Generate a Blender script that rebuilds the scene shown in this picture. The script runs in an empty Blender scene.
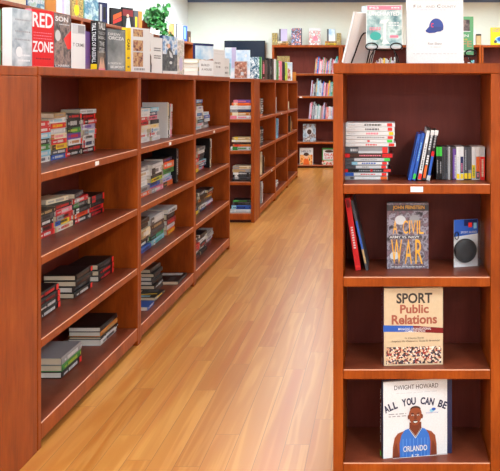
import bpy, bmesh, math, random
from mathutils import Matrix, Vector

random.seed(7)
scene = bpy.context.scene
COL = scene.collection
R = math.radians
F, VX, VY, CAMZ = 800.0, 384.0, 86.0, 1.42          # focal length in pixels, optical axis, eye height


# ------------------------------------------------------------------ materials
def new_mat(name):
    m = bpy.data.materials.new(name)
    m.use_nodes = True
    nt = m.node_tree
    return m, nt, nt.nodes['Principled BSDF']


def srgb(c):
    return tuple((x / 12.92 if x <= .04045 else ((x + .055) / 1.055) ** 2.4) for x in [v / 255 for v in c]) + (1,)


def node(nt, t, **kw):
    n = nt.nodes.new(t)
    for k, v in kw.items():
        setattr(n, k, v)
    return n


def ramp(nt, stops, interp='LINEAR'):
    n = nt.nodes.new('ShaderNodeValToRGB')
    cr = n.color_ramp
    cr.interpolation = interp
    while len(cr.elements) < len(stops):
        cr.elements.new(.5)
    for e, (p, c) in zip(cr.elements, stops):
        e.position = p
        e.color = c
    return n


PAL = {
    'r': ((206, 28, 34), 'red'), 'o': ((232, 102, 36), 'orange'), 'y': ((240, 206, 32), 'yellow'),
    'g': ((62, 140, 66), 'green'), 'b': ((44, 92, 186), 'blue'), 'n': ((30, 40, 92), 'navy'),
    'p': ((106, 70, 158), 'purple'), 'k': ((22, 21, 24), 'black'), 'w': ((224, 228, 232), 'white'),
    'e': ((150, 152, 158), 'grey'), 'c': ((232, 222, 192), 'cream'), 't': ((186, 158, 112), 'tan'),
    'a': ((140, 200, 226), 'sky blue'), 'm': ((124, 24, 30), 'maroon'), 'i': ((236, 130, 152), 'pink'),
    'd': ((74, 50, 40), 'brown'), 'l': ((188, 180, 214), 'lavender'), 'v': ((74, 76, 84), 'charcoal'),
    'h': ((178, 204, 72), 'lime'), 'q': ((64, 168, 160), 'teal'), 's': ((200, 206, 212), 'silver'),
    'u': ((196, 126, 52), 'ochre'), 'x': ((236, 52, 46), 'scarlet'), 'z': ((70, 214, 76), 'bright green'),
}
MAT = {}
for k_, (c_, n_) in PAL.items():
    m_, nt_, b_ = new_mat('print_' + n_.replace(' ', '_'))
    ns = node(nt_, 'ShaderNodeTexNoise')
    ns.inputs['Scale'].default_value = 60
    rp = ramp(nt_, [(.3, tuple(x * .9 for x in srgb(c_)[:3]) + (1,)), (.7, srgb(c_))])
    nt_.links.new(ns.outputs['Fac'], rp.inputs['Fac'])
    nt_.links.new(rp.outputs['Color'], b_.inputs['Base Color'])
    b_.inputs['Roughness'].default_value = .42
    b_.inputs['Specular IOR Level'].default_value = .3
    MAT[k_] = m_


def plain(name, c, rough=.5, metal=0., spec=.5, alpha=1., trans=0.):
    m, nt, b = new_mat(name)
    ns = node(nt, 'ShaderNodeTexNoise')
    ns.inputs['Scale'].default_value = 25
    rp = ramp(nt, [(.3, tuple(x * .95 for x in srgb(c)[:3]) + (1,)), (.7, srgb(c))])
    nt.links.new(ns.outputs['Fac'], rp.inputs['Fac'])
    nt.links.new(rp.outputs['Color'], b.inputs['Base Color'])
    b.inputs['Roughness'].default_value = rough
    b.inputs['Metallic'].default_value = metal
    b.inputs['Specular IOR Level'].default_value = spec
    b.inputs['Alpha'].default_value = alpha
    b.inputs['Transmission Weight'].default_value = trans
    return m


def photo(name, cols, scale=14, kind='noise', stretch=(1, 1, 1), interp='LINEAR'):
    """A printed picture: procedural blotches of the given colours."""
    m, nt, b = new_mat('picture_' + name)
    tc = node(nt, 'ShaderNodeTexCoord')
    mp = node(nt, 'ShaderNodeMapping')
    mp.inputs['Scale'].default_value = stretch
    nt.links.new(tc.outputs['Object'], mp.inputs['Vector'])
    if kind == 'noise':
        t = node(nt, 'ShaderNodeTexNoise')
        t.inputs['Scale'].default_value = scale
        t.inputs['Detail'].default_value = 4
        src = t.outputs['Fac']
        lo, hi = .32, .68
    elif kind == 'wave':
        t = node(nt, 'ShaderNodeTexWave')
        t.inputs['Scale'].default_value = scale
        t.inputs['Distortion'].default_value = 9
        src = t.outputs['Fac']
        lo, hi = .1, .9
    else:
        t = node(nt, 'ShaderNodeTexVoronoi')
        t.inputs['Scale'].default_value = scale
        sp = node(nt, 'ShaderNodeSeparateColor')
        nt.links.new(t.outputs['Color'], sp.inputs['Color'])
        src = sp.outputs['Red']
        lo, hi = 0., .92
    nt.links.new(mp.outputs['Vector'], t.inputs['Vector'])
    n = len(cols)
    rp = ramp(nt, [(lo + (hi - lo) * i / max(1, n - 1), srgb(c)) for i, c in enumerate(cols)], interp)
    nt.links.new(src, rp.inputs['Fac'])
    nt.links.new(rp.outputs['Color'], b.inputs['Base Color'])
    b.inputs['Roughness'].default_value = .4
    return m


def wood_mat(name, c1, c2, c3, rough=.42):
    m, nt, b = new_mat(name)
    tc = node(nt, 'ShaderNodeTexCoord')
    mp = node(nt, 'ShaderNodeMapping')
    mp.inputs['Scale'].default_value = (5, 5, 1.3)
    nt.links.new(tc.outputs['Object'], mp.inputs['Vector'])
    n1 = node(nt, 'ShaderNodeTexNoise')
    n1.inputs['Scale'].default_value = 2.2
    n1.inputs['Detail'].default_value = 6
    n1.inputs['Roughness'].default_value = .62
    nt.links.new(mp.outputs['Vector'], n1.inputs['Vector'])
    mp2 = node(nt, 'ShaderNodeMapping')
    mp2.inputs['Scale'].default_value = (70, 70, 5)
    nt.links.new(tc.outputs['Object'], mp2.inputs['Vector'])
    n2 = node(nt, 'ShaderNodeTexNoise')
    n2.inputs['Scale'].default_value = 2
    n2.inputs['Detail'].default_value = 3
    nt.links.new(mp2.outputs['Vector'], n2.inputs['Vector'])
    rp = ramp(nt, [(.3, srgb(c1)), (.52, srgb(c2)), (.74, srgb(c3))])
    mx = node(nt, 'ShaderNodeMix', data_type='FLOAT')
    mx.inputs[0].default_value = .22
    nt.links.new(n1.outputs['Fac'], mx.inputs[2])
    nt.links.new(n2.outputs['Fac'], mx.inputs[3])
    nt.links.new(mx.outputs[0], rp.inputs['Fac'])
    nt.links.new(rp.outputs['Color'], b.inputs['Base Color'])
    b.inputs['Roughness'].default_value = rough
    b.inputs['Specular IOR Level'].default_value = .2
    bp = node(nt, 'ShaderNodeBump')
    bp.inputs['Strength'].default_value = .04
    nt.links.new(n2.outputs['Fac'], bp.inputs['Height'])
    nt.links.new(bp.outputs['Normal'], b.inputs['Normal'])
    return m


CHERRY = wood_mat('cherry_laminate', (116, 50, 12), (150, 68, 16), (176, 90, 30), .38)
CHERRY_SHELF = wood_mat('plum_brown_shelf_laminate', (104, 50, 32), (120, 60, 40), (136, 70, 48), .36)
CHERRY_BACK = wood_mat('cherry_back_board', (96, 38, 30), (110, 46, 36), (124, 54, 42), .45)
EDGE = plain('worn_edge_banding', (200, 140, 108), .35)  # pale tone paints the bright highlight along the shelves' top front edge
KICK = wood_mat('dark_kick_board', (60, 28, 20), (70, 34, 24), (80, 40, 28), .6)

# floor of oak boards
FLOORM, nt, b = new_mat('oak_boards')
tc = node(nt, 'ShaderNodeTexCoord')
mp = node(nt, 'ShaderNodeMapping')
mp.inputs['Rotation'].default_value = (0, 0, R(90))
nt.links.new(tc.outputs['Object'], mp.inputs['Vector'])


sx = node(nt, 'ShaderNodeSeparateXYZ')
nt.links.new(mp.outputs['Vector'], sx.inputs['Vector'])
dv_ = node(nt, 'ShaderNodeMath', operation='DIVIDE')
dv_.inputs[1].default_value = .098
nt.links.new(sx.outputs['Y'], dv_.inputs[0])
fl_ = node(nt, 'ShaderNodeMath', operation='FLOOR')
nt.links.new(dv_.outputs[0], fl_.inputs[0])
wn_ = node(nt, 'ShaderNodeTexWhiteNoise', noise_dimensions='1D')
nt.links.new(fl_.outputs[0], wn_.inputs['W'])
m3_ = node(nt, 'ShaderNodeMath', operation='MULTIPLY')
m3_.inputs[1].default_value = 3.3
nt.links.new(wn_.outputs['Value'], m3_.inputs[0])
cs_ = node(nt, 'ShaderNodeCombineXYZ')
nt.links.new(m3_.outputs[0], cs_.inputs['X'])
shift = node(nt, 'ShaderNodeVectorMath', operation='ADD')
nt.links.new(mp.outputs['Vector'], shift.inputs[0])
nt.links.new(cs_.outputs['Vector'], shift.inputs[1])


def brick(c1, c2, mc):
    bk = node(nt, 'ShaderNodeTexBrick', offset=0., offset_frequency=2, squash=1.0)
    bk.inputs['Color1'].default_value = c1
    bk.inputs['Color2'].default_value = c2
    bk.inputs['Mortar'].default_value = mc
    bk.inputs['Scale'].default_value = 1
    bk.inputs['Mortar Size'].default_value = .0011
    bk.inputs['Mortar Smooth'].default_value = .3
    bk.inputs['Brick Width'].default_value = 1.1
    bk.inputs['Row Height'].default_value = .098
    nt.links.new(shift.outputs['Vector'], bk.inputs['Vector'])
    return bk


bk = brick((0, 0, 0, 1), (1, 1, 1, 1), (.5, .5, .5, 1))
sepb = node(nt, 'ShaderNodeSeparateColor')
nt.links.new(bk.outputs['Color'], sepb.inputs['Color'])
cmb = node(nt, 'ShaderNodeCombineXYZ')
mul = node(nt, 'ShaderNodeMath', operation='MULTIPLY')
mul.inputs[1].default_value = 37
nt.links.new(sepb.outputs['Red'], mul.inputs[0])
nt.links.new(mul.outputs[0], cmb.inputs['X'])
nt.links.new(mul.outputs[0], cmb.inputs['Z'])
add = node(nt, 'ShaderNodeVectorMath', operation='ADD')
nt.links.new(tc.outputs['Object'], add.inputs[0])
nt.links.new(cmb.outputs['Vector'], add.inputs[1])
mpg = node(nt, 'ShaderNodeMapping')
mpg.inputs['Scale'].default_value = (9, .42, 1)
nt.links.new(add.outputs['Vector'], mpg.inputs['Vector'])
g1 = node(nt, 'ShaderNodeTexNoise')
g1.inputs['Scale'].default_value = 1.2
g1.inputs['Detail'].default_value = 3
g1.inputs['Distortion'].default_value = .5
nt.links.new(mpg.outputs['Vector'], g1.inputs['Vector'])
wv = node(nt, 'ShaderNodeMath', operation='MULTIPLY')
wv.inputs[1].default_value = 30
nt.links.new(g1.outputs['Fac'], wv.inputs[0])
sn = node(nt, 'ShaderNodeMath', operation='SINE')
nt.links.new(wv.outputs[0], sn.inputs[0])
rg = ramp(nt, [(0, srgb((172, 112, 46))), (.6, srgb((180, 124, 56))), (1, srgb((200, 148, 78)))])
mr = node(nt, 'ShaderNodeMapRange')
mr.inputs['From Min'].default_value = -1
nt.links.new(sn.outputs[0], mr.inputs['Value'])
nt.links.new(mr.outputs['Result'], rg.inputs['Fac'])
tint = ramp(nt, [(0, srgb((160, 94, 30))), (.35, srgb((180, 118, 50))), (.7, srgb((192, 134, 64))), (1, srgb((170, 102, 38)))])
nt.links.new(sepb.outputs['Red'], tint.inputs['Fac'])
mixc = node(nt, 'ShaderNodeMix', data_type='RGBA')
mixc.inputs[0].default_value = .5
nt.links.new(rg.outputs['Color'], mixc.inputs[6])
nt.links.new(tint.outputs['Color'], mixc.inputs[7])
# broad orange streaks along the boards
mps = node(nt, 'ShaderNodeMapping')
mps.inputs['Scale'].default_value = (8, .28, 1)
nt.links.new(add.outputs['Vector'], mps.inputs['Vector'])
g2 = node(nt, 'ShaderNodeTexNoise')
g2.inputs['Scale'].default_value = 1.3
nt.links.new(mps.outputs['Vector'], g2.inputs['Vector'])
st = ramp(nt, [(.5, (0, 0, 0, 1)), (.72, (.6, .6, .6, 1))])
nt.links.new(g2.outputs['Fac'], st.inputs['Fac'])
mix2 = node(nt, 'ShaderNodeMix', data_type='RGBA')
nt.links.new(st.outputs['Color'], mix2.inputs[0])
nt.links.new(mixc.outputs[2], mix2.inputs[6])
mix2.inputs[7].default_value = srgb((166, 84, 16))
mix3 = node(nt, 'ShaderNodeMix', data_type='RGBA')
nt.links.new(bk.outputs['Fac'], mix3.inputs[0])
nt.links.new(mix2.outputs[2], mix3.inputs[6])
mix3.inputs[7].default_value = srgb((120, 78, 38))
nt.links.new(mix3.outputs[2], b.inputs['Base Color'])
b.inputs['Roughness'].default_value = .31
b.inputs['Specular IOR Level'].default_value = .62
bpf = node(nt, 'ShaderNodeBump')
bpf.inputs['Strength'].default_value = .25
bpf.inputs['Distance'].default_value = .002
bpf.invert = True
nt.links.new(bk.outputs['Fac'], bpf.inputs['Height'])
nt.links.new(bpf.outputs['Normal'], b.inputs['Normal'])


def wall_mat(name, c):
    m, nt, b = new_mat(name)
    ns = node(nt, 'ShaderNodeTexNoise')
    ns.inputs['Scale'].default_value = 90
    ns.inputs['Detail'].default_value = 3
    rp = ramp(nt, [(.3, tuple(x * .97 for x in srgb(c)[:3]) + (1,)), (.7, srgb(c))])
    nt.links.new(ns.outputs['Fac'], rp.inputs['Fac'])
    nt.links.new(rp.outputs['Color'], b.inputs['Base Color'])
    b.inputs['Roughness'].default_value = .8
    bp = node(nt, 'ShaderNodeBump')
    bp.inputs['Strength'].default_value = .05
    nt.links.new(ns.outputs['Fac'], bp.inputs['Height'])
    nt.links.new(bp.outputs['Normal'], b.inputs['Normal'])
    return m


WALL = wall_mat('cream_paint', (230, 238, 228))
WALLW = wall_mat('white_paint', (230, 238, 240))
CEIL = wall_mat('ceiling_tile_white', (236, 236, 232))
TRIM = plain('blue_grey_trim_paint', (96, 120, 160), .5)
BASEB = plain('baseboard_paint', (90, 70, 56), .5)
PAGES = plain('page_paper', (226, 214, 188), .8)
PAGESW = plain('page_paper_white', (236, 234, 226), .8)
BLACKP = plain('black_plastic', (14, 14, 16), .4, 0, .2)
WIRE = plain('black_wire', (14, 14, 18), .35, .6)
CASEW = plain('white_case_plastic', (232, 234, 236), .3)
CASEK = plain('dark_case_plastic', (46, 48, 54), .3)
CLEAR = plain('clear_plastic', (200, 206, 214), .12, 0, .3, .035)
TAGW = plain('shelf_tag_paper', (238, 240, 242), .6)
SCREEN = plain('television_screen', (30, 40, 58), .14)
SKIN = plain('picture_skin', (142, 70, 40), .4)
SKIN2 = plain('picture_skin_shade', (112, 50, 28), .4)
SKINL = plain('picture_skin_light', (222, 176, 148), .4)
JERSEY = plain('picture_jersey_blue', (44, 110, 200), .4)
STRIPE = plain('picture_jersey_stripe', (96, 150, 222), .4)
LEAF = photo('leaf', [(16, 70, 30), (36, 112, 46), (86, 156, 84)], 22)
STEM = plain('stem_green', (66, 110, 50), .6)
POT = plain('clay_pot', (150, 78, 48), .7)
SOIL = plain('soil', (50, 36, 26), .95)
CARDBACK = plain('grey_board', (236, 236, 236), .6)
P_CROWD = photo('crowd', [(60, 40, 36), (206, 160, 130), (236, 226, 216), (150, 52, 44), (70, 60, 80), (214, 190, 160), (40, 34, 40)], 170, 'voronoi', interp='CONSTANT')
P_WAR = photo('football', [(36, 34, 44), (96, 90, 104), (150, 148, 164), (84, 76, 84), (130, 104, 120), (60, 58, 70)], 42)
P_GAME = photo('misty_ruins', [(88, 128, 136), (150, 182, 186), (196, 214, 216), (110, 150, 146)], 26)
P_GREY = photo('grey_statue', [(118, 134, 148), (166, 180, 190), (200, 208, 214)], 18)
P_FIGHT = photo('dark_portrait', [(40, 36, 40), (96, 84, 84), (150, 128, 120), (60, 44, 46)], 34)
P_BALL = photo('dark_hands', [(28, 26, 28), (110, 96, 84), (40, 38, 40)], 40)
P_STEEL = photo('steel_sky', [(88, 96, 100), (122, 130, 134), (150, 156, 158)], 12)
P_CAFE = photo('brown_street', [(74, 44, 40), (150, 96, 76), (206, 172, 120), (110, 70, 76)], 42)
P_SNOW = photo('mountain_climber', [(40, 78, 140), (120, 160, 206), (220, 228, 236), (46, 52, 60)], 26)
P_DARK = photo('dark_rock', [(34, 40, 50), (66, 72, 80), (110, 112, 112)], 34)
P_PALE = photo('pale_garden', [(206, 206, 196), (150, 150, 136), (226, 222, 216), (190, 150, 150)], 50)
P_HOUSE = photo('roof_town', [(172, 120, 104), (128, 96, 92), (206, 170, 150)], 45)
P_BRICK = photo('brick_picture', [(150, 86, 66), (188, 126, 104), (120, 70, 58), (206, 170, 152)], 60, 'voronoi')
P_ZEBRA = photo('rippled_water', [(40, 92, 122), (220, 234, 240), (64, 130, 156), (236, 244, 246)], 24, 'wave')
P_SKY = photo('pale_sky', [(150, 192, 224), (206, 224, 238), (236, 240, 244)], 10)
P_TAN = photo('leafy_print', [(120, 110, 60), (196, 170, 92), (60, 54, 40), (222, 206, 140)], 60)
P_COMIC = photo('comic', [(226, 230, 236), (120, 150, 200), (60, 60, 76), (214, 120, 110), (236, 236, 240)], 30)
P_FLOR = photo('floral', [(238, 240, 242), (226, 236, 236), (210, 110, 110), (150, 190, 190), (240, 240, 242)], 26)
P_SPACE = photo('space_helmet', [(120, 140, 156), (170, 190, 206), (110, 72, 52), (206, 206, 204)], 14)
P_CHILD = photo('child_orange', [(120, 50, 24), (230, 130, 40), (240, 190, 120), (90, 40, 26)], 26)
P_FRUIT = photo('fruit_stall', [(40, 120, 60), (220, 60, 50), (236, 230, 220), (60, 150, 80)], 26)
P_TEAL = photo('teal_scene', [(120, 170, 190), (70, 120, 150), (190, 214, 220), (160, 190, 170)], 16)
P_WARM = photo('sunset', [(232, 120, 60), (246, 190, 120), (236, 150, 90)], 14)
P_MIX = photo('cover_collage', [(60, 90, 140), (226, 226, 226), (200, 80, 60), (40, 44, 50), (230, 190, 90)], 30)
M_UL = None


# ------------------------------------------------------------------ mesh helper
def text_geo(s, bold=0., cache={}):
    key = (s, bold)
    if key not in cache:
        cu = bpy.data.curves.new('lettering', 'FONT')
        cu.body = s
        cu.offset = bold
        cu.resolution_u = 3
        o = bpy.data.objects.new('lettering', cu)
        me = o.to_mesh()
        vs = [v.co.copy() for v in me.vertices]
        fs = [tuple(p.vertices) for p in me.polygons]
        o.to_mesh_clear()
        bpy.data.objects.remove(o)
        bpy.data.curves.remove(cu)
        x0 = min(v.x for v in vs); x1 = max(v.x for v in vs)
        y0 = min(v.y for v in vs); y1 = max(v.y for v in vs)
        cache[key] = ([((v.x - x0) / (x1 - x0), (v.y - y0) / max(1e-6, y1 - y0)) for v in vs], fs, (x1 - x0) / max(1e-6, y1 - y0))
    return cache[key]


class MB:
    def __init__(self):
        self.v, self.f, self.mi, self.m = [], [], [], []

    def mat(self, m):
        if m not in self.m:
            self.m.append(m)
        return self.m.index(m)

    def face(self, pts, m):
        i = len(self.v)
        self.v += [tuple(p) for p in pts]
        self.f.append(tuple(range(i, i + len(pts))))
        self.mi.append(self.mat(m))

    def box(self, a, b_, m, mats=None):
        x0, y0, z0 = a
        x1, y1, z1 = b_
        i = len(self.v)
        self.v += [(x0, y0, z0), (x1, y0, z0), (x1, y1, z0), (x0, y1, z0), (x0, y0, z1), (x1, y0, z1), (x1, y1, z1), (x0, y1, z1)]
        k = self.mat(m)
        for q in ((0, 3, 2, 1), (4, 5, 6, 7), (0, 1, 5, 4), (1, 2, 6, 5), (2, 3, 7, 6), (3, 0, 4, 7)):
            self.f.append(tuple(i + j for j in q))
            self.mi.append(k)

    def bbox(self, a, b_, m, bev=.002, top_m=None, edge_m=None):
        bm = bmesh.new()
        bmesh.ops.create_cube(bm, size=1)
        for v in bm.verts:
            v.co = Vector([(a[j] + b_[j]) / 2 + v.co[j] * (b_[j] - a[j]) for j in range(3)])
        bm.normal_update()
        bmesh.ops.bevel(bm, geom=bm.edges[:], offset=bev, segments=2, affect='EDGES', profile=.5)
        bm.normal_update()
        self.addbm(bm, m, None, top_m, edge_m)

    def addbm(self, bm, m, M=None, top_m=None, edge_m=None):
        bm.verts.index_update()
        i = len(self.v)
        k = self.mat(m)
        for v in bm.verts:
            co = M @ v.co if M else v.co
            self.v.append(tuple(co))
        for f in bm.faces:
            self.f.append(tuple(i + v.index for v in f.verts))
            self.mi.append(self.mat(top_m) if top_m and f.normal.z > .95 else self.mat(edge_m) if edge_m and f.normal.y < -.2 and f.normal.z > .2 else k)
        bm.free()

    def tube(self, pts, r, m, n=8):
        pts = [Vector(p) for p in pts]
        rings = []
        up = None
        k = self.mat(m)
        for j, p in enumerate(pts):
            d = (pts[min(j + 1, len(pts) - 1)] - pts[max(j - 1, 0)]).normalized()
            if up is None:
                up = d.orthogonal().normalized()
            up = (up - d * up.dot(d)).normalized()
            s = d.cross(up)
            i = len(self.v)
            for q in range(n):
                an = 2 * math.pi * q / n
                self.v.append(tuple(p + (up * math.cos(an) + s * math.sin(an)) * r))
            rings.append(i)
        for a, b_ in zip(rings, rings[1:]):
            for q in range(n):
                self.f.append((a + q, a + (q + 1) % n, b_ + (q + 1) % n, b_ + q))
                self.mi.append(k)
        self.f.append(tuple(rings[0] + q for q in reversed(range(n)))); self.mi.append(k)
        self.f.append(tuple(rings[-1] + q for q in range(n))); self.mi.append(k)

    def lathe(self, prof, m, n=28, M=None):
        i = len(self.v)
        k = self.mat(m)
        for r, z in prof:
            for q in range(n):
                an = 2 * math.pi * q / n
                co = Vector((r * math.cos(an), r * math.sin(an), z))
                self.v.append(tuple(M @ co if M else co))
        for j in range(len(prof) - 1):
            for q in range(n):
                self.f.append((i + j * n + q, i + j * n + (q + 1) % n, i + (j + 1) * n + (q + 1) % n, i + (j + 1) * n + q))
                self.mi.append(k)

    def build(self, name, parent=None, smooth=False):
        me = bpy.data.meshes.new(name)
        me.from_pydata(self.v, [], self.f)
        for m in self.m:
            me.materials.append(m)
        me.polygons.foreach_set('material_index', self.mi)
        if smooth:
            me.polygons.foreach_set('use_smooth', [True] * len(me.polygons))
        me.update()
        o = bpy.data.objects.new(name, me)
        COL.objects.link(o)
        if parent:
            o.parent = parent
        return o


LABELS = {}


def tag(o, label, cat, group=None):
    n = len([w for w in label.replace(',', ' ').split()])
    if not 4 <= n <= 16:
        print('LABEL LENGTH', n, label)
    if label in LABELS:
        print('DUPLICATE LABEL', label)
    LABELS[label] = o.name
    o['label'] = label
    o['category'] = cat
    if group:
        o['group'] = group
    return o


def thing(name, label, cat, M=None, group=None):
    o = bpy.data.objects.new(name, None)
    o.empty_display_size = .05
    COL.objects.link(o)
    if M is not None:
        o.matrix_world = M
    return tag(o, label, cat, group)


def T(x, y, z):
    return Matrix.Translation((x, y, z))


def RZ(a):
    return Matrix.Rotation(R(a), 4, 'Z')


def RX(a):
    return Matrix.Rotation(R(a), 4, 'X')


def RY(a):
    return Matrix.Rotation(R(a), 4, 'Y')


# ------------------------------------------------------------------ the room
def struct(name, mb):
    o = mb.build(name)
    o['kind'] = 'structure'
    return o


X0, X1, Y0, Y1, H = -3.48, 5.0, -4.0, 14.2, 2.95
mb = MB(); mb.box((X0 - .1, Y0 - .1, -.1), (X1 + .1, Y1 + .1, 0), FLOORM); struct('floor', mb)
mb = MB(); mb.box((X0 - .1, Y0 - .1, H), (X1 + .1, Y1 + .1, H + .1), CEIL); struct('ceiling', mb)
mb = MB(); mb.box((X0 - .1, Y1, 0), (X1 + .1, Y1 + .1, H), WALL); struct('wall_back', mb)
mb = MB(); mb.box((X0 - .1, Y0, 0), (X0, Y1, H), WALLW); struct('wall_left', mb)
mb = MB(); mb.box((X1, Y0, 0), (X1 + .1, Y1, H), WALLW); struct('wall_right', mb)
mb = MB()
mb.box((X0, Y0 - .1, 0), (X1, Y0, .35), WALLW)
mb.box((X0, Y0 - .1, 2.6), (X1, Y0, H), WALLW)
for xa, xb in ((X0, -3.1), (.6, .9), (4.6, X1)):
    mb.box((xa, Y0 - .1, .35), (xb, Y0, 2.6), WALLW)
struct('wall_front', mb)
for i, (xa, xb) in enumerate(((-3.1, .6), (.9, 4.6))):  # unseen windows behind the camera, added to carry the frontal fill light
    mb = MB()
    for a, c in (((xa, .35), (xb, .41)), ((xa, 2.54), (xb, 2.6)), ((xa, .41), (xa + .06, 2.54)), ((xb - .06, .41), (xb, 2.54)),
                 (((xa + xb) / 2 - .03, .41), ((xa + xb) / 2 + .03, 2.54))):
        mb.box((a[0], Y0 - .08, a[1]), (c[0], Y0 - .02, c[1]), TAGW)
    struct('window_%d' % (i + 1), mb)  # added unseen window, carries the frontal fill light
mb = MB(); mb.box((X0, Y1 - .02, 2.905), (X1, Y1 - .001, H - .001), TRIM); struct('trim_1', mb)
mb = MB(); mb.box((X0, Y1 - .015, .001), (X1, Y1 - .001, .1), BASEB); struct('baseboard_back', mb)


# ------------------------------------------------------------------ bookcases
def bookcase(name, label, cat, M, w, d, h, shelves, st=.03, top=.035, kick=.03, tags=(), group=None, th=.035, backinset=.012):
    t = thing(name, label, cat, M, group)
    for s in (0, 1):
        mb = MB()
        x0 = .0005 if s == 0 else w - st
        mb.bbox((x0, 0, .0005), (x0 + st - .0005, d, h - top - .0005), CHERRY, .0025)
        mb.build('side_panel', t)
    mb = MB(); mb.bbox((.0005, -.001, h - top), (w - .0005, d, h), CHERRY, .003); mb.build('top_panel', t)
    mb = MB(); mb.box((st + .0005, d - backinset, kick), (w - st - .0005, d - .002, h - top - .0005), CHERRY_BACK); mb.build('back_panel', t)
    for i, z in enumerate(shelves):
        mb = MB()
        zb = kick if i == len(shelves) - 1 else z - th
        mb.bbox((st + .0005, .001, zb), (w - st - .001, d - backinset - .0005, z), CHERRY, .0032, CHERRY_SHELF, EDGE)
        s = mb.build('shelf', t)
        for (k, xa) in tags:
            if k == i:
                mb = MB(); mb.box((xa - .022, -.0015, z - .028), (xa + .022, .0008, z - .009), TAGW)
                q = mb.build('shelf_tag', s); q['label'] = 'small white shelf tag'
    mb = MB(); mb.box((st + .0005, .03, .001), (w - st - .0005, .045, kick - .0005), KICK); mb.build('kick_board', t)
    return t


SH = [1.076, .75, .425, .097]
PX = -1.345           # plane of the aisle fronts
UW = 1.272
UA = 1.291
AY = [3.11, 3.11 + UA, 3.11 + 2 * UA]
BY = [8.64, 8.64 + UW, 8.64 + 2 * UW]
bookcase('bookcase', 'cherry end bookcase closing the near end of the long aisle row', 'bookcase', T(PX - .62, AY[0] - .335, 0), .62, .33, 1.493, SH, group='low aisle bookcases')
for i, (y, lab, tg) in enumerate(zip(AY + BY, [
        'first aisle bookcase, wide open bays beside the plain near end panel',
        'second aisle bookcase from the near end panel, between two wide neighbours',
        'third aisle bookcase, last one before the gap in the row',
        'fourth aisle bookcase, first of those past the gap',
        'fifth aisle bookcase, middle one of three past the gap',
        'sixth aisle bookcase, past the gap and next to the rear wall bookcase'],
        [[(0, .64)], [(0, .63)], [(0, .64)], [(2, 0.95)], [(0, .6)], []])):
    bookcase('bookcase', lab, 'bookcase', T(PX, y, 0) @ RZ(90), UA if i < 3 else UW, .335, 1.497, SH, tags=tg, group='low aisle bookcases')
bookcase('bookcase', 'narrow end bookcase facing the camera where the row resumes past the gap', 'bookcase', T(PX - .62, 8.303, 0), .62, .33, 1.497, SH, st=.036, group='low aisle bookcases')
bookcase('bookcase', 'freestanding cherry bookcase of games and sport books, facing the camera', 'bookcase', T(-.179, 2.807, 0), .589, .31, 1.50, SH,
         st=.0355, top=.036, tags=[(0, .294)])
# tall units
RSH = [1.635, 1.245, .845, .45, .05]
RX0 = [-1.94, -.745, .475, 1.69]
RW = [1.19, 1.215, 1.21, 1.2]
for x, w, lab, tg in zip(RX0, RW, [
        'tall rear wall bookcase beside the television with picture books facing out',
        'tall rear wall bookcase directly behind the freestanding game bookcase',
        'tall rear wall bookcase glimpsed behind the green sport book',
        'tall rear wall bookcase at the corner by the yellow car book'], [[(1, .5)], [], [], []]):
    bookcase('tall_bookcase', lab, 'bookcase', T(x, 13.85, 0), w, .33, 2.13, RSH, st=.035, top=.04, tags=tg, group='tall rear bookcases')
LY = [13.2 - 1.22 * (k + 1) for k in range(6)]
for k, y in enumerate(LY):
    lab = ['sixth', 'fifth', 'fourth', 'third', 'second', 'first'][k] + ' tall bookcase along the white side wall, counted from the door end'
    lab = lab.replace(', counted from the door end', ' counting away from the camera')
    bookcase('tall_bookcase', lab, 'bookcase', T(-3.14, y, 0) @ RZ(90), 1.22, .335, 2.13, [1.75, 1.37, .99, .55, .097], st=.03, top=.035, group='tall side wall bookcases')


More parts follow.
